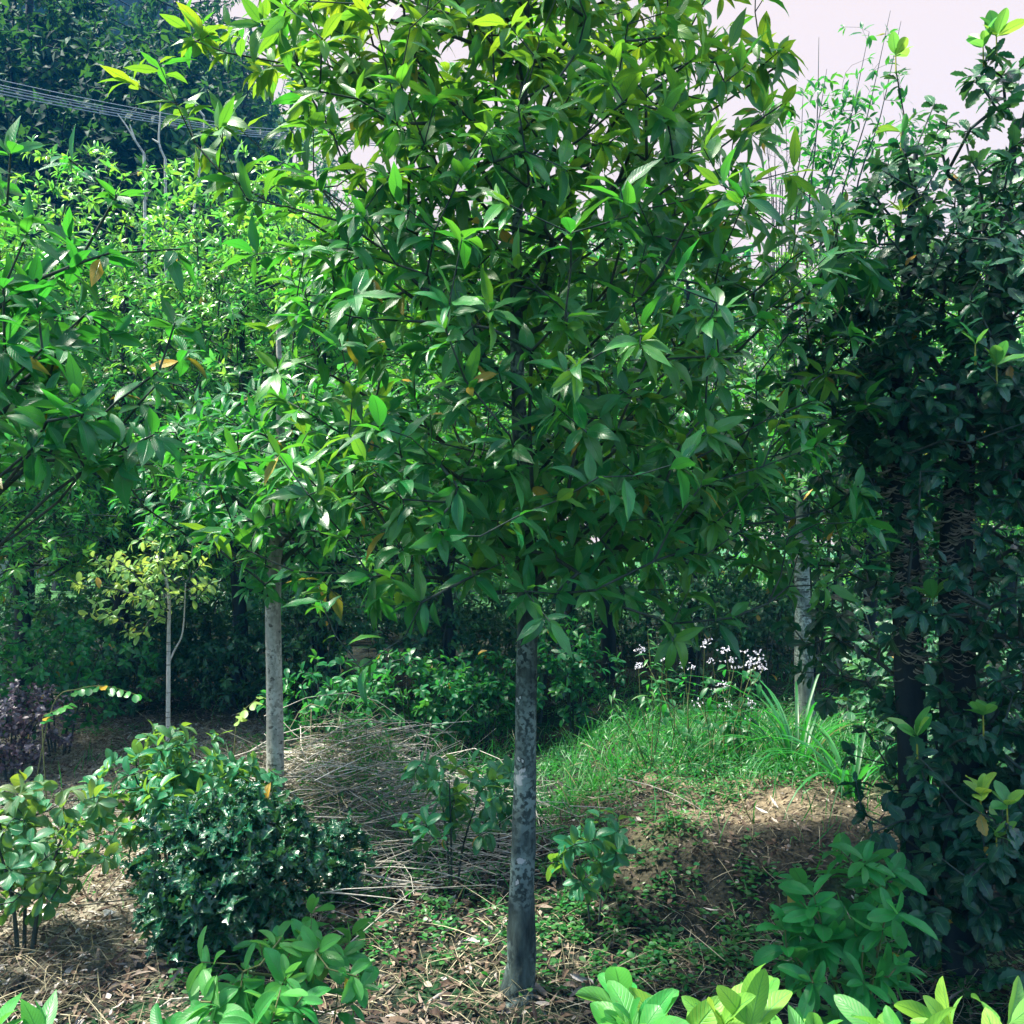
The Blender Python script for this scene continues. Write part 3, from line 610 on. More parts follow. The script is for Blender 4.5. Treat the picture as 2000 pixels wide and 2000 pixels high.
# --- shrubs
def shrub(name, label, px, d, w, h, ntips, mat, Lm, wr, kind, per=7, lod=3, seed=0, nst=5, ygn=.1, aut=.005, zy=None, bright=(0, 1), tw='twig', low=.35, group=None, spread=(.6, 1.4), dpy=0, wd=None, cat='shrub', stemr=.008, wave=.008, dx=0, droop=.2, fold=(.1, .5), shell=.4, z_off=0):
    x0 = X(px, d); b = G(x0, d); b[2] += z_off; r = np.random.default_rng(seed + 100); st = []
    for i in range(nst):
        a = 6.28 * i / nst + r.random(); e = np.array([math.cos(a) * w * .45 + dx, math.sin(a) * (wd or w) * .45, h * r.uniform(.6, .85)])
        s0 = b + np.array([math.cos(a) * w * .08, math.sin(a) * w * .08, -.02]); st.append(([s0, b + e * np.array([.45, .45, .5]), b + e], [stemr, stemr * .75, stemr * .4]))
    ells = [(b[0] + dx, b[1], b[2] + h * (.5 + low * .5), w, wd or w, h * (.5 - low * .5 + .02))]
    return plant(name, label, cat, b, st, ells, ntips, dict(mat=mat, per=per, Lm=Lm, wr=wr, lod=lod, kind=kind, ygn=ygn, aut=aut, back=.05, zy=None if zy is None else (b[2] + zy[0], b[2] + zy[1], zy[2]), bright=bright, spread=spread, wave=wave, droop=droop, fold=fold),
                 seed=seed, group=group, trunkname='stem', trunkmat=tw, twigmat=tw, trunk_sides=6, rough=.05, step=.06, rt=.0015, split=40, shell=shell, crown='leaves', attach_z=b[2] + h * .15)

shrub('round_leaved_shrub', 'shrub with rounded leaves and orange tipped shoots at the left edge', 60, 3.3, .36, .66, 100, 'shrub', .070, .26, 'obov', seed=1, ygn=.06, zy=(.52, .7, .7), low=.3, per=7, lod=4)
shrub('round_leaved_shrub', 'lighter broadleaf shrub with a few orange tips just behind the spiny bush', 330, 3.95, .36, .66, 120, 'shrub', .078, .24, 'oval', seed=2, ygn=.01, zy=(.58, .7, .4), low=.3, bright=(.6, 1), lod=4)
shrub('round_leaved_shrub', 'small leafy shrub in front of the pale speckled trunk', 440, 4.05, .24, .52, 44, 'shrub', .075, .24, 'oval', seed=3, ygn=.02, bright=(.5, 1), lod=4)
shrub('spiny_bush', 'glossy dark spiny leaved bush standing left of the brush heap', 415, 3.35, .36, .57, 430, 'holly', .062, .33, 'spiny', per=8, seed=4, ygn=.01, aut=0, low=.02, nst=8, wave=.05, fold=(.3, .9), shell=.45, dx=.04, spread=(.5, 1.7))
shrub('spiny_bush', 'low dark spiny bush at the front edge of the brush heap', 640, 3.75, .15, .36, 40, 'holly', .06, .38, 'spiny', per=7, seed=5, ygn=.01, aut=0, low=.02, wave=.05)
yg = 'bright green young shrubs along the bottom of the picture'
shrub('young_shrub', 'bright fresh green shrub in the foreground below the spiny bush', 510, 2.0, .25, .58, 60, 'young', .076, .21, 'oval', seed=6, ygn=.08, zy=(.46, .64, .6), low=.45, lod=4, tw='stem', stemr=.005, group=yg, wd=.22)
shrub('young_shrub', 'foreground sprig with two leafy shoots in front of the brush heap', 610, 2.25, .13, .54, 10, 'young', .075, .26, 'oval', seed=16, ygn=.2, low=.7, lod=4, tw='stem', nst=3, stemr=.003, group=yg)
shrub('young_shrub', 'lime green foreground shrub with big upright leaves at bottom right', 1480, 1.5, .22, .73, 24, 'young', .112, .18, 'oval', seed=7, ygn=.25, zy=(.5, .75, .6), low=.72, lod=4, tw='stem', spread=(.25, 1.0), stemr=.005, group=yg, wd=.16, droop=.1)
shrub('young_shrub', 'lime green foreground shrub touching the bottom right corner', 1780, 1.5, .18, .73, 17, 'young', .112, .18, 'oval', seed=8, ygn=.3, zy=(.5, .75, .6), low=.75, lod=4, tw='stem', spread=(.25, 1.0), stemr=.005, group=yg, wd=.12, droop=.1)
shrub('young_shrub', 'lime green foreground sprig nearest the foot of the centre trunk', 1190, 1.55, .12, .70, 9, 'young', .11, .21, 'oval', seed=9, ygn=.25, low=.75, lod=4, tw='stem', spread=(.25, 1.0), nst=3, stemr=.004, group=yg, droop=.1)
shrub('young_shrub', 'bright green sprig in the bottom left corner', 20, 1.9, .12, .50, 9, 'young', .10, .20, 'lance', seed=10, low=.7, lod=4, tw='stem', nst=3, stemr=.004, group=yg, spread=(.3, 1.1))
shrub('young_shrub', 'low sprig at the bottom edge left of the bright foreground shrub', 300, 1.95, .09, .42, 5, 'young', .06, .22, 'lance', seed=11, low=.7, lod=4, tw='stem', nst=2, stemr=.003, group=yg)
shrub('broadleaf_shrub', 'mid green shrub with large oval leaves in front of the dark tree at right', 1600, 2.5, .22, .66, 46, 'young', .092, .20, 'oval', seed=12, ygn=.0, zy=(.58, .72, .35), low=.2, lod=4, tw='stem', bright=(.1, .8), stemr=.005, per=7)
shrub('seedling_shrub', 'small upright seedling of paired leaves left of the centre trunk', 855, 3.9, .24, .58, 36, 'shrub', .075, .23, 'oval', seed=13, ygn=0, low=.3, lod=4, bright=(.3, .9), nst=3, stemr=.006, cat='seedling')
shrub('seedling_shrub', 'small seedling of oval leaves right beside the centre trunk', 1120, 3.45, .2, .48, 24, 'shrub', .075, .25, 'oval', seed=14, ygn=0, low=.3, lod=4, bright=(.3, .9), nst=2, stemr=.005, cat='seedling')
shrub('seedling_shrub', 'slim seedling behind the first one, nearer the centre trunk', 935, 4.3, .16, .50, 20, 'shrub', .075, .22, 'oval', seed=15, ygn=0, low=.3, lod=3, bright=(.3, .9), nst=2, stemr=.005, cat='seedling')
shrub('purple_shrub', 'greyish purple shrub with tiny red flowers at the left edge', 30, 5.6, .38, .62, 260, 'purple', .038, .3, 'oval', seed=17, ygn=.05, low=.15, lod=2, per=8)
ug = 'undergrowth shrubs beneath the row trees'  # shade under the rows is partly put into their leaf colours
for i, (px, d, w, h, mt, lab) in enumerate([
        (120, 6.4, .7, 1.05, 'under', 'leafy undergrowth shrub above the grey purple shrub at the left'),
        (-60, 5.9, .5, 1.3, 'bright', 'undergrowth shrub with bright leaves cut by the left edge'),
        (620, 5.4, .4, .8, 'under', 'undergrowth shrub behind the top of the brush heap'),
        (780, 6.0, .5, .75, 'under', 'undergrowth shrub midway between brush heap and centre trunk'),
        (920, 6.4, .4, .7, 'under', 'undergrowth shrub just left of the centre trunk'),
        (1080, 6.2, .34, .9, 'under', 'undergrowth shrub just right of the centre trunk'),
        (1690, 5.4, .42, 1.0, 'dark', 'undergrowth shrub right of the grey patchy trunk'),
        (1760, 4.6, .5, .8, 'dark', 'dark undergrowth shrub behind the stems of the spiny tree'),
        (1880, 4.0, .5, .75, 'dark', 'dark undergrowth shrub low at the right edge'),
        (610, 7.0, .55, 1.35, 'dark', 'tall dark undergrowth shrub behind the top of the brush heap'),
        (810, 7.1, .55, 1.3, 'dark', 'tall dark undergrowth shrub deep behind the seedlings'),
        (1010, 7.2, .5, 1.2, 'dark', 'tall dark undergrowth shrub straight behind the centre trunk'),
        (1300, 6.9, .6, 1.2, 'dark', 'tall dark undergrowth shrub behind the white flowers'),
        (1430, 7.1, .5, 1.25, 'dark', 'tall dark undergrowth shrub left of the grey patchy trunk'),
        (200, 8.4, .7, 1.1, 'dark', 'undergrowth shrub deep in shade behind the pale sapling')]):
    shrub('undergrowth_shrub', lab, px, d, w, h, int(150 * w / .5), mt, .065, .25, 'oval', seed=200 + i, low=.15, lod=2 if d > 5 else 3, per=7, ygn=.15, group=ug, nst=6, wd=w * .7)

fb0 = fb1 = None
for i, (px, d, sc) in enumerate([(60, 9.5, 1.2), (240, 7.6, 1.0), (400, 8.2, 1.0), (480, 7.4, .9), (330, 10.5, 1.1), (560, 9.2, 1.0), (720, 11.5, 1.3), (900, 9.0, 1.0), (1050, 12, 1.3), (1180, 9.4, 1.0), (1330, 11.2, 1.2), (1420, 8.6, .9), (1560, 9.2, 1.1), (1720, 8.4, 1.1), (1850, 10, 1.3),
                              (180, 15, 1.8), (450, 15.5, 1.6), (650, 15, 1.7), (850, 16, 1.9), (1020, 15.2, 1.6), (1250, 15.6, 1.9), (1450, 15, 1.7), (1700, 15.5, 1.9), (-80, 14, 1.8), (1980, 13, 1.8)]):
    lab = 'far undergrowth bush number'; col_ = ['left edge', 'left part', 'pale speckled trunk', 'brush heap', 'centre trunk', 'white flowers', 'grey patchy trunk', 'spiny tree'][min(int(max(px, 0) / 245), 7)]
    lab = ('shaded' if d < 13 else 'sunlit') + ' bush far under the rows, seen near the ' + col_ + (', the nearer one' if i % 2 else ', the farther one')
    if px == 400: lab = 'shaded bush far under the rows just left of the pale speckled trunk'
    if px == 240: lab = 'shaded bush behind the stem of the pale sapling'
    if px < 0: lab = 'sunlit bush under the rows cut off by the left edge'
    if fb0 is None:
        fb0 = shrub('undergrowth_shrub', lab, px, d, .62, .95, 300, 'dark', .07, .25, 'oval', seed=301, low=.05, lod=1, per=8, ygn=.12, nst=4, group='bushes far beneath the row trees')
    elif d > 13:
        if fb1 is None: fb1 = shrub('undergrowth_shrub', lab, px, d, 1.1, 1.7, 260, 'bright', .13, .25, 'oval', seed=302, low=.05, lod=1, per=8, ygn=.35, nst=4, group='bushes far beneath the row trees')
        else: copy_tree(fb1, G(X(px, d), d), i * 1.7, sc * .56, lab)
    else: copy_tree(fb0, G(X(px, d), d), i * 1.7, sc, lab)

def leaf_spray(name, label, pts, per, Lm, seed, mat='bright', ygn=.3):
    """arching stem with a double row of rounded leaflets, rooted in the ground"""
    pts = np.asarray(pts, float); root = thing(name, pts[0], label, 'plant'); r = np.random.default_rng(seed)
    b = Buf(); tube(b, pts, np.linspace(.004, .0015, len(pts)), 6, 0, 1, 5); b.build('stem', M['stem'], root, pts[0])
    tt = np.linspace(.45, 1, per) * (len(pts) - 1); i = np.clip(tt.astype(int), 0, len(pts) - 2); p = pts[i] + (pts[i + 1] - pts[i]) * (tt - i)[:, None]; d = norm(pts[i + 1] - pts[i])
    side = norm(np.cross(d, [0, 0, 1.])); lb = Buf()
    for s in (-1, 1):
        A = side * s + d * .5 + np.array([0, 0, -.35]) + r.normal(size=p.shape) * .15; N = np.tile([0, -.7, .8], (per, 1)) + r.normal(size=p.shape) * .2
        leaves(lb, p, A, N, Lm * r.uniform(.8, 1.2, per), Lm * .36, .3, .15, np.stack([r.random(per), ygn * r.random(per), (r.random(per) < .08) * .8], -1), 3, 'round')
    lb.build('leaflets', M[mat], root, pts[0])
d = 5.2
leaf_spray('vine_spray', 'arching spray of rounded bright leaflets over the dark ground at left', [G(X(70, d), d), P(100, 1330, d), P(150, 1300, d), P(200, 1295, d), P(255, 1310, d)], 9, .062, 1)
leaf_spray('vine_spray', 'lower spray of rounded leaflets beside the purple shrub', [G(X(100, 4.9), 4.9), P(80, 1370, 4.9), P(95, 1345, 4.9), P(130, 1330, 4.9)], 6, .06, 2)
leaf_spray('vine_spray', 'yellowish spray of rounded leaflets left of the pale speckled trunk', [G(X(440, 4.5), 4.5), P(445, 1370, 4.5), P(455, 1345, 4.5), P(490, 1315, 4.5)], 5, .055, 3, 'pale', .8)

# --- brush heap
def brush():
    d = 4.55; x0 = X(670, d); b = G(x0, d); root = thing('brush_heap', b, 'heap of dead grey sticks and straw left of the centre trunk', 'brush heap'); r = np.random.default_rng(4)
    def heap_z(x, y): return (.47 + .35 * vnoise(x, y, 2.6) + .15 * vnoise(x, y, 7)) * np.exp(-(((x - x0) / .36) ** 2 + ((y - d) / .5) ** 2) ** 1.3)
    def strands(n, Lr, rad, buf, zr, dirx, tmin=0, tmax=1, bend=.12, loc=(0, 0), spread=(.38, .42), tilt=.16):
        cx = x0 + loc[0] + r.normal(size=n) * spread[0]; cy = d + loc[1] + r.normal(size=n) * spread[1]
        cz = gz(cx, cy) + heap_z(cx, cy) * r.uniform(zr[0], zr[1], n) + .015
        a = r.normal(size=n) * dirx; dv = np.stack([np.cos(a), np.sin(a), r.normal(size=n) * tilt], -1); Ln = r.uniform(*Lr, n)
        p = np.stack([cx, cy, cz], -1); bd = r.normal(size=(n, 3)) * bend; prev = p - dv * Ln[:, None] / 2; t = r.uniform(tmin, tmax, n)[:, None] * np.ones(3)
        for s in range(1, 6):
            f = s / 5; nx = p + dv * (Ln * (f - .5))[:, None] + bd * (Ln * 4 * f * (1 - f))[:, None]; nx[:, 2] = np.maximum(nx[:, 2], gz(nx[:, 0], nx[:, 1]) + .005)
            cones(buf, prev, nx, rad * (1.1 - .1 * s), rad * (1 - .12 * s), 4, t); prev = nx
    s = Buf(); strands(760, (.3, .95), .0030, s, (.2, 1.05), .55, .1, 1); strands(30, (.5, 1.0), .006, s, (.2, .8), .4, .5, 1); strands(160, (.5, .9), .0022, s, (.6, 1.1), .3, .3, .9, loc=(.25, 0), tilt=.35)
    s.build('sticks', M['stick'], root, b)
    t = Buf(); strands(260, (.15, .5), .0019, t, (.9, 1.12), 1.4, .3, 1, .3, (-.06, -.1), (.22, .15)); t.build('straw', M['straw'], root, b)
    g = Buf(); n = 2200; cx = x0 + r.normal(size=n) * .3; cy = d - .1 + r.normal(size=n) * .25; p = np.stack([cx, cy, gz(cx, cy) + heap_z(cx, cy) * r.uniform(.8, 1.05, n)], -1)
    leaves(g, p, r.normal(size=(n, 3)) + [0, -.3, .5], np.tile([0, 0, 1.], (n, 1)) + r.normal(size=(n, 3)) * .4, .034 * r.uniform(.6, 1.6, n), .008, .4, .2, np.stack([r.random(n), r.random(n) * .5, 0 * cx], -1), 2, 'oval')
    g.build('creeper', M['grass'], root, b)
brush()

# --- grasses and flowers
def grassclump(name, label, px, d, n, Lr, W, spreadr, seed, kap=(.8, 2.2), lean=.5, ygn=.15, lod=3, kind=None, dry=.04):
    b = G(X(px, d), d); r = np.random.default_rng(seed); a = r.random(n) * 6.28
    p = b + np.stack([np.cos(a), np.sin(a), 0 * a], -1) * (r.random(n) * spreadr)[:, None]; p[:, 2] = gz(p[:, 0], p[:, 1]) - .01
    A = np.stack([np.cos(a) * lean * r.random(n), np.sin(a) * lean * r.random(n), np.ones(n)], -1); N = np.stack([-np.cos(a), -np.sin(a), np.full(n, .3)], -1) 
    buf = Buf(); leaves(buf, p, A, N, r.uniform(*Lr, n), W * r.uniform(.6, 1.2, n), r.uniform(*kap, n), .35, np.stack([r.random(n), ygn * r.random(n), (r.random(n) < dry) * 1.0], -1), lod, 'blade', seed=seed)
    # blades arch outward: N points inward so that the downward curl goes away from the clump
    o = buf.build(name, M['grass'], None, b); tag(o, label, 'grass clump', kind=kind); return o
grassclump('long_grass', 'clump of long arching grass blades below the grey patchy trunk', 1500, 4.9, 46, (.6, 1.05), .011, .10, 1, (1.2, 2.6), .55)
grassclump('long_grass', 'smaller arching grass clump right of the white flowers', 1600, 4.3, 26, (.5, .85), .010, .07, 2, (1.4, 2.6), .5)
grassclump('long_grass', 'few wide bent grass blades bowing over the right side of the brush heap', 790, 4.1, 7, (.5, .8), .008, .04, 3, (1.6, 2.4), .5)

def flowers():
    d = 5.0; b = G(X(1340, d), d); root = thing('white_flower_plant', b, 'weed with clusters of tiny white flowers at the edge of the dark grass', 'flowering weed'); r = np.random.default_rng(6)
    cl = [(1208, 1228), (1205, 1258), (1250, 1250), (1262, 1222), (1290, 1255), (1305, 1262), (1330, 1218), (1345, 1250), (1370, 1230), (1362, 1295), (1385, 1262), (1405, 1232), (1415, 1255), (1432, 1236), (1440, 1262), (1350, 1310), (1375, 1335), (1412, 1330), (1408, 1362), (1425, 1250), (1380, 1250), (1320, 1330)]
    sb = Buf(); fb = Buf(); lb = Buf(); tips = []
    for (px, py) in cl:
        e = P(px, py, d + r.normal() * .12); f = b + np.array([(e[0] - b[0]) * .6 + r.normal() * .05, r.normal() * .08, 0]); m = (e + f) / 2 + r.normal(size=3) * .04
        tube(sb, [f, m, e], [.003, .0025, .0015], 5, 0, 1, 4)
        k = r.integers(6, 18); q = e + r.normal(size=(k, 3)) * np.array([.018, .018, .012]) + [0, 0, .008]
        fb = Buf()
        for j in range(3):
            leaves(fb, q, r.normal(size=(k, 3)) + [0, -.4, .5], r.normal(size=(k, 3)) + [0, -.5, 1], 0.0105, .0036, .3, .2, np.stack([r.random(k)] * 3, -1), 2, 'round')
        fb.build('flower_cluster', M['petal'], root, b)
        k = 9; tt = r.random(k)[:, None]; q = f + (e - f) * tt * .9; leaves(lb, q, r.normal(size=(k, 3)) + [0, 0, -.1], np.tile([0, -.4, 1.], (k, 1)), .075 * r.uniform(.6, 1.2, k), .018, .8, .2, np.stack([r.random(k) * .6, r.random(k) * .1, 0 * r.random(k)], -1), 3, 'lance')
    sb.build('stems', M['stem'], root, b); lb.build('leaves', M['grass'], root, b)
    # one tall leafy stalk
    b2 = G(X(1225, 4.7), 4.7); root = thing('leafy_stalk', b2, 'tall leafy green stalk left of the white flowers', 'weed'); sb = Buf(); lb = Buf()
    for (px, py) in [(1222, 1190), (1250, 1240), (1150, 1310)]:
        e = P(px, py, 4.7); tube(sb, [b2, (b2 + e) / 2 + [.02, 0, 0], e], [.004, .003, .0015], 5, 0, 1, 5); k = 26; tt = np.linspace(.3, 1, k)[:, None]; q = b2 + (e - b2) * tt
        A = r.normal(size=(k, 3)) * [1, 1, .3] + [0, 0, .1]; leaves(lb, q, A, np.tile([0, -.3, 1.], (k, 1)), .10 * r.uniform(.6, 1.1, k), .009, 1.0, .2, np.stack([r.random(k), r.random(k) * .3, 0 * r.random(k)], -1), 3, 'lance')
    sb.build('stem', M['stem'], root, b2); lb.build('leaves', M['grass'], root, b2)
flowers()

def scatter(n, r, xr, yr, dens):
    out = []
    while sum(len(o) for o in out) < n:
        x = r.uniform(*xr, n * 2); y = np.exp(r.uniform(np.log(yr[0]), np.log(yr[1]), n * 2)); ok = (np.abs(x) < y * .66 + .3) & (r.random(n * 2) < dens(x, y)); out.append(np.stack([x[ok], y[ok]], -1))
    return np.concatenate(out)[:n]
def ground_cover():
    r = np.random.default_rng(12)
    # short green grass right of the trunk
    q = scatter(8000, r, (-3, 4), (3.6, 9), lambda x, y: np.clip(sst(.1, .4, x) * sst(4.55, 4.9, y) * (1 - .93 * sst(5.6, 6.3, y)) * (.5 + 2.5 * vnoise(x, y, 1.5)) + .04 + .35 * (x < .1) * (x > -.9) * sst(4.8, 5.4, y), 0, 1))
    p = np.stack([q[:, 0], q[:, 1], gz(q[:, 0], q[:, 1]) - .005], -1); n = len(p); A = r.normal(size=(n, 3)) * .45 + [0, 0, 1]; b = Buf()
    leaves(b, p, A, r.normal(size=(n, 3)) + [0, 0, .3], r.uniform(.08, .26, n), .0035, r.uniform(.4, 1.8, n), .3, np.stack([r.random(n), r.random(n) * .25, (r.random(n) < .06) * 1.0], -1), 2, 'blade')
    q = scatter(6500, r, (-1, 3), (4.4, 7), lambda x, y: np.clip(sst(.05, .4, x) * (1 - .8 * sst(5.6, 6.2, y)) * (.3 + 2 * vnoise(x, y, 3)), 0, 1)); n = len(q)
    p = np.stack([q[:, 0], q[:, 1], gz(q[:, 0], q[:, 1]) + r.random(n) * .13], -1)
    leaves(b, p, r.normal(size=(n, 3)) + [0, 0, .3], r.normal(size=(n, 3)) * .5 + [0, -.2, 1], r.uniform(.02, .06, n), .005, .6, .2, np.stack([r.random(n), r.random(n) * .25, 0 * r.random(n)], -1), 2, 'lance')
    tag(b.build('grass', M['grass']), 'short bright green grass and weeds on the bank right of the centre trunk', 'grass', kind='stuff')
    # dead leaves
    def dl(x, y): return np.clip(.30 + .6 * sst(-.9, -1.6, x) * sst(3, 3.6, y) + .5 * np.exp(-((x + .3) ** 2 / .5 + (y - 2.9) ** 2 / .8)) + .35 * np.exp(-((x - 1) ** 2 / .5 + (y - 4.1) ** 2 / .4)) + 1.2 * vnoise(x, y, 1.7), 0.02, 1) * (1 - .8 * sst(5.0, 5.6, y) * (x > .2))
    q = np.concatenate([scatter(25000, r, (-6, 5), (1.4, 9.5), dl), scatter(13000, r, (-4.5, -.6), (2.2, 7.5), lambda x, y: np.clip(sst(-.6, -1.1, x) * (.8 + vnoise(x, y, 2)), 0, 1))]); n = len(q)
    p = np.stack([q[:, 0], q[:, 1], gz(q[:, 0], q[:, 1]) + .012 + r.random(n) * .02], -1); b = Buf(); a = r.random(n) * 6.28
    leaves(b, p, np.stack([np.cos(a), np.sin(a), r.normal(size=n) * .3], -1), r.normal(size=(n, 3)) * .45 + [0, 0, 1], r.uniform(.012, .03, n) * (1 + 1.9 * (r.random(n) < .3)), r.uniform(.004, .012, n), r.uniform(-.9, 1.6, n), r.uniform(-.5, .9, n), np.stack([np.clip(r.beta(1.2, 1.6, n) + np.where(np.arange(n) >= 25000, .18, 0), 0, 1)] * 3, -1), 2, 'lance', wave=.03)
    n = 230; x = r.uniform(-.95, .45, n); y = r.uniform(2.3, 3.6, n); a = r.random(n) * 6.28
    leaves(b, np.stack([x, y, gz(x, y) + .025 + r.random(n) * .02], -1), np.stack([np.cos(a), np.sin(a), r.normal(size=n) * .25], -1), r.normal(size=(n, 3)) * .5 + [0, 0, 1], r.uniform(.05, .10, n), r.uniform(.008, .016, n), r.uniform(-.6, 1.6, n), r.uniform(-.4, .9, n), np.stack([np.clip(r.beta(1.3, 1.6, n), 0, 1)] * 3, -1), 3, 'lance', wave=.03)
    tag(b.build('leaf_litter', M['litter']), 'brown and grey dead leaves carpeting the earth', 'leaf litter', kind='stuff')
    # dry grass and twigs
    def ds(x, y): return np.clip(.16 + .8 * np.exp(-((x - .9) ** 2 / .45 + (y - 3.1) ** 2 / .35)) + .5 * sst(-.8, -1.3, x) * sst(3, 4, y) + 1.0 * vnoise(x, y, 2.1), 0.02, 1)
    q = np.concatenate([scatter(13000, r, (-5, 4), (1.5, 8), ds), scatter(7000, r, (-4.5, -.6), (2.4, 7.5), lambda x, y: np.clip(sst(-.6, -1.2, x) * (.7 + vnoise(x, y, 2)), 0, 1))]); n = len(q); p = np.stack([q[:, 0], q[:, 1], gz(q[:, 0], q[:, 1]) + .01 + r.random(n) * .03], -1); b = Buf(); a = r.random(n) * 6.28
    leaves(b, p, np.stack([np.cos(a), np.sin(a), r.uniform(-.05, .7, n)], -1), r.normal(size=(n, 3)) * .5 + [0, 0, 1], r.uniform(.05, .26, n), r.uniform(.0009, .0022, n), r.uniform(.1, 1.5, n), .4, np.stack([r.random(n)] * 3, -1), 2, 'blade')
    tag(b.build('dry_grass', M['straw']), 'tangled dry grass stalks and straw lying over the earth', 'dry grass', kind='stuff')
    # tiny weeds
    q = scatter(1900, r, (-4, 4), (1.5, 7.5), lambda x, y: np.clip(.2 + 2.2 * vnoise(x, y, 1.3) - .5 * (x < -1.2), 0, 1)); m = len(q); k = 14; idx = np.repeat(np.arange(m), k); n = m * k
    rad = r.random(n) * .05; a = r.random(n) * 6.28; x = q[idx, 0] + np.cos(a) * rad; y = q[idx, 1] + np.sin(a) * rad
    p = np.stack([x, y, gz(x, y) + .012 + r.random(n) * .045], -1); b = Buf()
    leaves(b, p, np.stack([np.cos(a), np.sin(a), r.random(n) * .6], -1), r.normal(size=(n, 3)) * .35 + [0, 0, 1], r.uniform(.014, .034, n), r.uniform(.005, .011, n), .4, .2, np.stack([r.random(n), r.random(n) * .3, 0 * a], -1), 2, 'round')
    tag(b.build('small_weeds', M['grass']), 'tiny round leaved weeds dotted over the earth', 'weeds', kind='stuff')
ground_cover()

# --- dead leaves and scraps one can point at
def fallen(px, py, L_, W_, ang, lab, tone, kind='lance', mat='litter', name='fallen_leaf', cat='fallen leaf', kap=.8, group=None):
    X_ = (px / 1932 - .5) / FL; Y_ = (.5 - py / 1932) / FL; dv = FWD + UPV * Y_ + np.array([1., 0, 0]) * X_; p = CAM.copy(); t = 1.
    while p[2] > gz(p[0], p[1]) + .03 and t < 12: t += .01; p = CAM + dv * t
    r = np.random.default_rng(int(px)); b = Buf(); a = math.radians(ang); A = np.array([[math.cos(a), math.sin(a), .1]])
    leaves(b, p[None] - A * L_ / 2, A, np.array([[.1, -.45, 1.]]), L_, W_, kap, .35, np.array([[tone, 0, 0.]]), 4, kind, .03, seed=int(px))
    tag(b.build(name, M[mat], None, p), lab, cat, group)
fallen(690, 1870, .10, .02, 20, 'brown folded dead leaf beside the yellow one left of the trunk foot', .35)
fallen(770, 1790, .12, .018, 15, 'long russet dead leaf left of the trunk above the yellow leaf', .38)
fallen(900, 1770, .10, .017, 10, 'long whitish dead leaf closest to the left side of the trunk foot', 1.0)
fallen(848, 1850, .10, .018, 50, 'reddish brown dead leaf leaning between the yellow leaf and the trunk', .3)
fallen(745, 1812, .055, .018, 80, 'single yellow fallen leaf left of the trunk foot', .9, 'oval', 'straw')
fallen(955, 1905, .07, .014, 25, 'pale pinkish dead leaf at the bottom just below the trunk foot', .85)
fallen(1080, 1855, .09, .014, 20, 'grey dead leaf right of the trunk foot', .7)
fallen(1610, 1830, .05, .02, 60, 'small tan dead leaf beneath the mid green shrub at right', .8, 'oval')
fallen(205, 1722, .055, .025, 80, 'white scrap of paper lying on the bare ground at left', .5, 'round', 'paper', 'paper_scrap', 'litter', .3)
fallen(75, 1722, .10, .035, 10, 'flat white scrap of paper beside the stems of the left edge shrub', .9, 'oval', 'paper', 'paper_scrap', 'litter', .2)

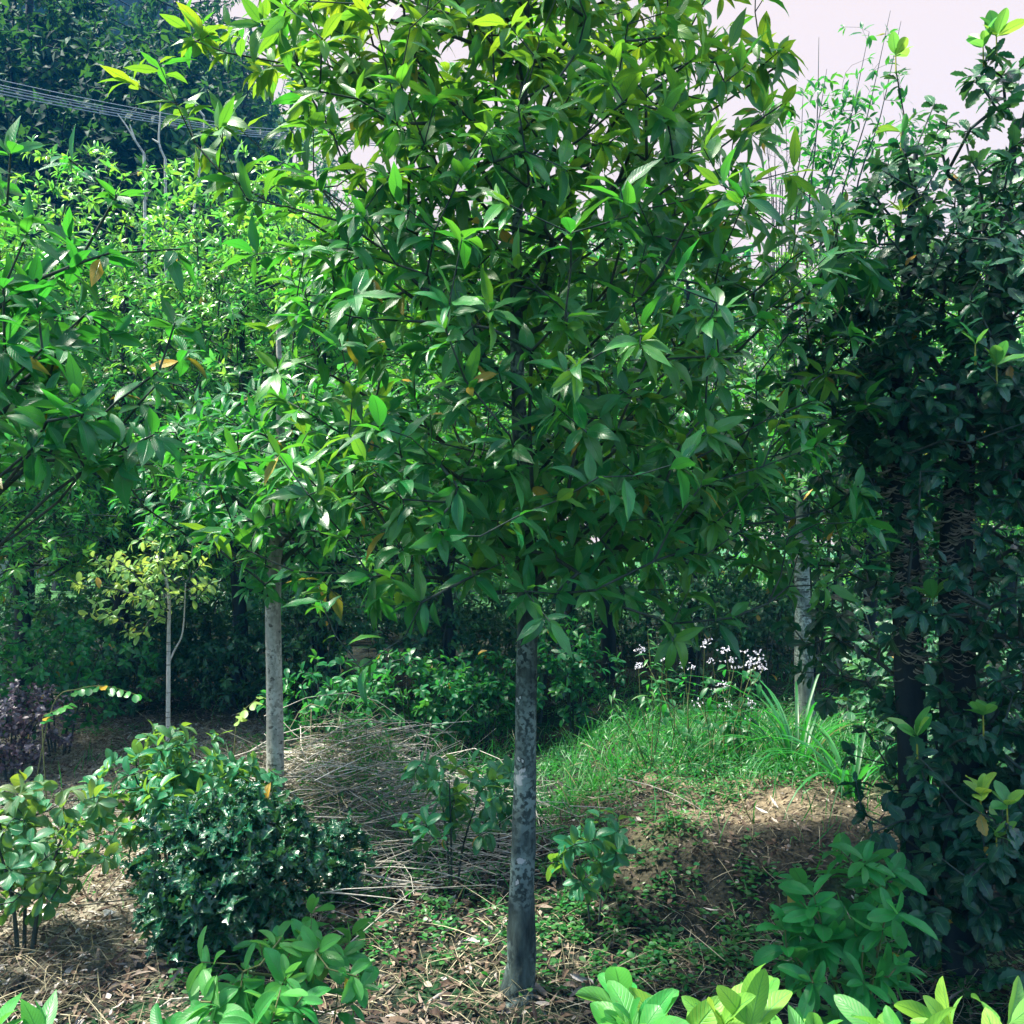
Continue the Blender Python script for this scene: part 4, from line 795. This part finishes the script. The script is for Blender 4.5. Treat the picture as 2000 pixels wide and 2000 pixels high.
# ------------------------------------------------------------------ wooded slope, cables, bare branches
def backdrop():
    # hill
    b = Buf(); nx, ny = 60, 30; xs = np.linspace(-70, 12, nx); ys = np.linspace(24, 90, ny); Xg, Yg = np.meshgrid(xs, ys)
    Z = 42 * sst(10, 26, -Xg) * sst(24, 50, Yg) + 1.5 * vnoise(Xg, Yg, .15) - .6; Z = np.where((Yg < 24.5) | (Xg > 11), -1, Z)
    i = np.arange(ny - 1)[:, None] * nx + np.arange(nx - 1)[None]; b.add(np.stack([Xg, Yg, Z], -1), np.stack([i, i + 1, i + nx + 1, i + nx], -1))
    m = rampmat('forest_floor', [(.002, .02, .016), (.004, .03, .02)]); tag(b.build('hill', m), kind='structure')
    def forest(px, d, top_py, w, label, mat, seed, n=520, low=1.6, Lm=.25, group='trees on the wooded slope at upper left', per=16):
        top = P(px, top_py, d)[2]; x = X(px, d); b = np.array([x, d, 0.0]); z0 = b[2]; h = top
        st = [([(x, d, z0 - .3), (x + .1, d, h * .35), (x - .1, d, h * .7), (x, d, h * .95)], [.28, .22, .14, .04])]
        ells = [(x, d, h * .5 + low * .5, w, w * .8, (h - low) * .48), (x + w * .3, d - w * .3, h * .72, w * .7, w * .6, h * .2), (x - w * .35, d - w * .2, h * .4, w * .7, w * .6, h * .2)]
        plant('forest_tree', label, 'tree', b, st, ells, n, dict(mat=mat, per=per, Lm=Lm, wr=.26, lod=1, kind='oval', ygn=.3, aut=0, back=.9, spread=(.5, 1.8), droop=.3), seed=seed, trunkmat='darkbark', twigmat='darkbark', trunk_sides=8, step=.8, rt=.012, shell=.45, group=group, attach_z=low)
    forest(40, 19, -160, 2.6, 'darkest tall forest tree in the upper left corner', 'forest', 1, 1200)
    forest(215, 17.5, 20, 2.1, 'dark rounded forest tree above the cables near the left corner', 'forest', 2, 1200)
    forest(330, 21, -60, 2.4, 'dark forest tree directly above the bare grey branches', 'forest', 3, 1200)
    forest(120, 24, -120, 3.0, 'tall dark forest tree behind the rounded one', 'forest', 4, 1100)
    forest(440, 30, 35, 2.4, 'paler distant forest tree where the slope meets the sky', 'hazeleaf', 5, 800)
    forest(545, 36, 55, 3.4, 'hazy distant tree showing through the left part of the centre crown', 'hazeleaf', 6, 800)
    forest(300, 29, -260, 4.2, 'tall dark forest tree highest on the slope behind the bare branches', 'forest', 9, 1100)
    forest(400, 27, -20, 2.6, 'dark forest tree at the right end of the slope', 'forest', 10, 900)
    forest(-120, 16, 60, 2.2, 'dark forest tree cut off by the left edge below the cables', 'forest', 7, 900)
    forest(380, 15.5, 250, 1.7, 'low dark forest tree just behind the bare grey branches', 'forest', 8, 700)
    for i, (px, d, tp, w) in enumerate([(700, 24, 330, 3), (1000, 26, 330, 3.2), (1300, 25, 400, 3), (1600, 26, 430, 3), (1900, 24, 380, 3), (480, 22, 300, 2.6)]):
        lab = ['left of the centre trunk', 'straight behind the centre trunk', 'right of the centre trunk', 'behind the slender stems', 'at the right edge', 'behind the pale speckled trunk'][i]
        forest(px, d, tp, w, 'sunlit hedge tree beyond the lawn ' + lab, 'bright', 30 + i, 420, .2, .3, 'sunlit trees beyond the far lawn', 14)
    # cables
    for i, (ya, yb, r_) in enumerate([(138, 234, .006), (150, 240, .007), (156, 243, .007), (163, 247, .009), (170, 251, .009)]):
        a = P(-300, ya - 62, 13.0); c = P(470, yb + 6, 15.0); bz = Buf(); n = 14; t = np.linspace(0, 1, n)[:, None]; pts = a + (c - a) * t; pts[:, 2] -= .10 * (4 * t * (1 - t))[:, 0]
        e = P(1200, yb + 60, 19.0); pts = np.concatenate([pts, (c + (e - c) * np.linspace(.1, 1, 8)[:, None])])
        tube(bz, pts, np.full(len(pts), r_), 6); nm = ['topmost', 'second from the top', 'middle', 'second from the bottom', 'lowest'][i]
        tag(bz.build('overhead_cable', M['cable'], None, pts[0]), nm + ' of the five thin cables crossing the dark slope', 'cable', 'overhead cables at upper left')
    for lab, segs, base in [('forked bare grey branch rising just left under the cables', [[(272, 290), (255, 265), (240, 240), (222, 215)], [(255, 265), (245, 235)]], (285, 420)),
                            ('bare grey branch rising upright right of its twin under the cables', [[(312, 300), (300, 270), (302, 225), (303, 195)], [(300, 270), (287, 262)], [(385, 220), (370, 200), (362, 185)]], (320, 420))]:
        dd = 11.0; f = G(X(base[0], dd), dd); root = thing('dead_tree', f, lab, 'dead tree', 'bare grey dead trees below the cables'); bb = Buf()
        s0 = P(*segs[0][0], dd); tube(bb, [f, (f + s0) / 2, s0], [.03, .022, .016], 7, .1, 1, 4)
        if len(segs) > 2: tube(bb, [(f + s0) / 2, P(385, 260, dd), P(*segs[2][0], dd)], [.018, .014, .012], 6)
        bb.build('trunk', M['whitetwig'], root, f); tb = Buf()
        for sg in segs: tube(tb, [P(a_, b_, dd) for a_, b_ in sg], np.linspace(.016, .007, len(sg)), 6, .1, 1, 3)
        tb.build('branches', M['whitetwig'], root, f)
backdrop()

def shadow_tint_haze():  # thin blue volume added to turn dark shade navy; far trees fade too
    bpy.ops.mesh.primitive_cube_add(size=1, location=(-20, 20, 19.5)); o = bpy.context.object; o.name = 'shadow_tint_haze'; o.scale = (140, 120, 45); o['kind'] = 'stuff'
    m, nt = newmat('shadow_tint_haze'); g = NT(nt); pv = g.n('ShaderNodeVolumePrincipled', {'Density': .0013, 'Color': (.02, .36, .95, 1)})
    mo_ = g.n('ShaderNodeOutputMaterial'); nt.links.new(pv.outputs[0], mo_.inputs['Volume']); o.data.materials.append(m)
shadow_tint_haze()
